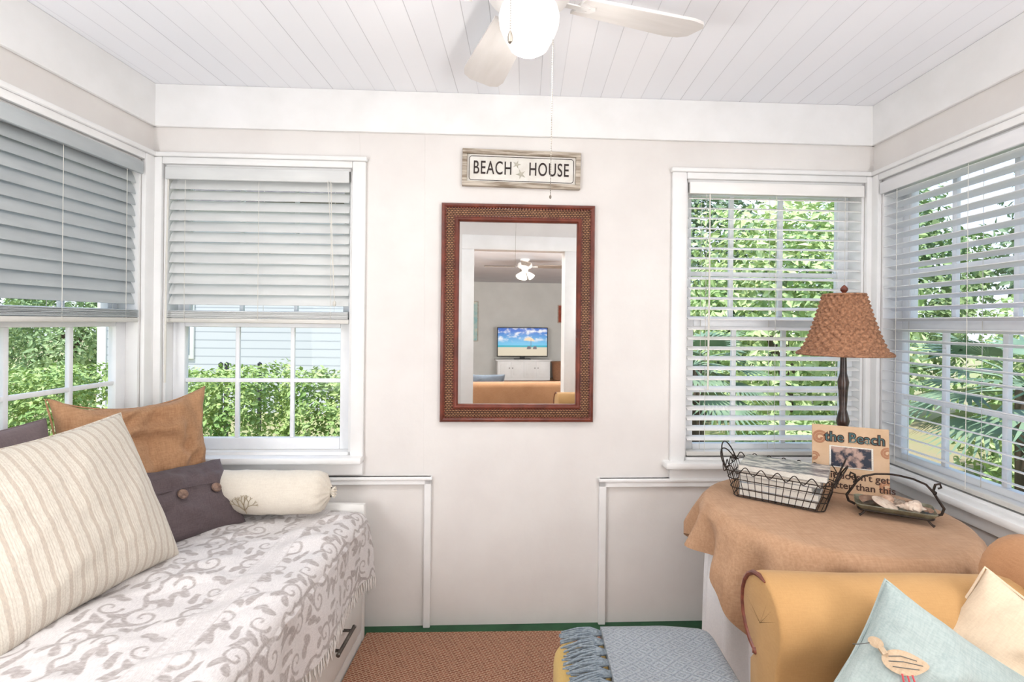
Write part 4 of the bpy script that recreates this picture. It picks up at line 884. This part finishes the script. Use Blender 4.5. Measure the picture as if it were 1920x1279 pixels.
def palm(label,loc,hgt,R,n=26):
    t=thing('palm_plant',label,'palm',loc); bm=NB(); tube(bm,[(0,0,0),(.02,0,hgt*.5),(0,0,hgt)],[.12,.1,.09],10); obj('trunk',bm,M['bark'],t); bm=NB()
    for i in range(n):
        a=i*2.4; el=.95-1.3*(i/n); L=R*random.uniform(.85,1.1); dx,dy=math.cos(a),math.sin(a)
        stem=[V((dx*L*.6*f*math.cos(el),dy*L*.6*f*math.cos(el),hgt+L*.6*f*math.sin(el)-.12*f*f)) for f in (0,.5,1)]; tube(bm,stem,[.012,.008,.006],4)
        c=stem[-1]; fw=V((dx*math.cos(el),dy*math.cos(el),math.sin(el)-.3)).normalized(); sd=V((-dy,dx,0)); 
        for k in range(17):
            b=-1.35+2.7*k/16; dv=(fw*math.cos(b)+sd*math.sin(b)).normalized(); l=L*.55*(.75+.25*math.cos(b)); w_=.018; pr=dv.cross(fw.cross(sd)).normalized()*w_
            v=[bm.verts.new(q) for q in (c,c+dv*l*.5+pr-V((0,0,.01)),c+dv*l-V((0,0,.10*l+.04)),c+dv*l*.5-pr-V((0,0,.01)))]; bm.faces.new(v)
    obj('fronds',bm,M['palm'],t,smooth=False)
palm('fan palm outside the window behind the lamp',(1.45,4.55,GZ),1.45,.68); palm('large fan palm outside the right wall window',(3.45,3.6,GZ),1.4,.8,30)
# neighbour's house
hx=atY(187,650,10).x
t=thing('neighbour_house','white lap sided house beyond the hedge','house',(hx+3.5,12.5,GZ))
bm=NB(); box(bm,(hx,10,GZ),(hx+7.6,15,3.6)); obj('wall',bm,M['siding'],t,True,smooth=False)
bm=NB(); prism(bm,[(9.6,3.6),(12.5,5.4),(15.4,3.6)],lambda p,q,d:V((d,p,q)),hx-.3,hx+7.9); obj('roof',bm,M['roof'],t,True,smooth=False)
bm=NB(); box(bm,(hx-.03,9.97,GZ),(hx+.14,10.05,3.6)); obj('corner_board',bm,M['trim'],t,True)
wa=atY(332,665,10); wb=atY(358,612,10)
bm=NB(); box(bm,(wa.x-.35,9.96,wa.z-.08),(wb.x+.08,10,wb.z+.9),.01); f_=obj('window',bm,M['trim'],t,True); bm=NB(); box(bm,(wa.x-.28,9.95,wa.z),(wb.x,9.962,wb.z+.8)); o=obj('pane',bm,M['darkglass'],f_,smooth=False)
for px in (414,425,487):
    p_=atY(px,690,7.0); bm=NB(); box(bm,(-.022,-.022,0),(.022,.022,p_.z+.05-GZ),.004); lathe(bm,[(.03,0),(.03,.012),(.001,.035)],8,(0,0,p_.z+.05-GZ)); o=obj('fence_post',bm,M['blackmetal'],mx=MX.Translation((p_.x,7.0,GZ))); tag(o,'dark fence post beyond the hedge before the white house','post','dark fence posts beyond the hedge')
# ------------------------------------------------------------------ light
W=bpy.data.worlds.new('sky'); S.world=W; W.use_nodes=True; nt=W.node_tree; bg=nt.nodes['Background']
tc=nt.nodes.new('ShaderNodeTexCoord'); sp=nt.nodes.new('ShaderNodeSeparateXYZ'); nt.links.new(tc.outputs['Generated'],sp.inputs[0]); cr_=nt.nodes.new('ShaderNodeValToRGB'); nt.links.new(sp.outputs[2],cr_.inputs[0])
cr_.color_ramp.elements[0].color=(.80,.89,1,1); cr_.color_ramp.elements[1].color=(.32,.54,.92,1); cr_.color_ramp.elements[1].position=.7
no=nt.nodes.new('ShaderNodeTexNoise'); no.inputs['Scale'].default_value=3; nt.links.new(tc.outputs['Generated'],no.inputs['Vector']); mr=nt.nodes.new('ShaderNodeMapRange'); nt.links.new(no.outputs['Fac'],mr.inputs[0]); mr.inputs[1].default_value=.48; mr.inputs[2].default_value=.74
mi=nt.nodes.new('ShaderNodeMix'); mi.data_type='RGBA'; nt.links.new(mr.outputs[0],mi.inputs[0]); nt.links.new(cr_.outputs[0],mi.inputs[6]); mi.inputs[7].default_value=(.95,.96,1,1); nt.links.new(mi.outputs[2],bg.inputs[0]); bg.inputs[1].default_value=1.4
def light(name,ty,loc,rot,e,col=(1,1,1),size=1,sy=None):
    l=bpy.data.lights.new(name,ty); l.energy=e; l.color=col; o=bpy.data.objects.new(name,l); C.objects.link(o); o.location=loc; o.rotation_euler=rot
    if ty=='AREA': l.shape='RECTANGLE'; l.size=size; l.size_y=sy or size
    elif ty=='POINT': l.shadow_soft_size=size
    return o
s=light('sun','SUN',(0,0,10),(0,0,0),3.9,(1,.96,.9)); s.data.angle=.02; s.rotation_euler=V((.25,.52,-1.2)).to_track_quat('-Z','Y').to_euler()
light('room_fill','AREA',(.0,.95,CZ-.03),(0,0,0),11,(1,.99,.975),2.2,.8)  # unseen fill added under the ceiling, no fixture there
for x in (-1.38,1.36): light('bounce_fill','AREA',(x,DY+.08,1.4),V((-.22*x,1,.42)).to_track_quat('-Z','Y').to_euler(),23,(.99,.992,1),.45,1.4)  # unseen softbox fills added either side of the doorway to brighten the room
light('globe_light','POINT',(fx,fy,gz-.115),(0,0,0),4,(1,.97,.93),.02)
light('back_room_fill','AREA',(.6,-1.3,BZ-.03),(0,0,0),60,(1,.985,.96),3,1.5)  # unseen ceiling fill added to brighten the reflected room
for x in (-1.5,2.5): light('back_wall_fill','AREA',(x,DY-.25,1.35),V((.0,-1,.34)).to_track_quat('-Z','Y').to_euler(),120,(1,.985,.96),1.,1.2)  # unseen fills added behind the doorway wall to light the rear wall
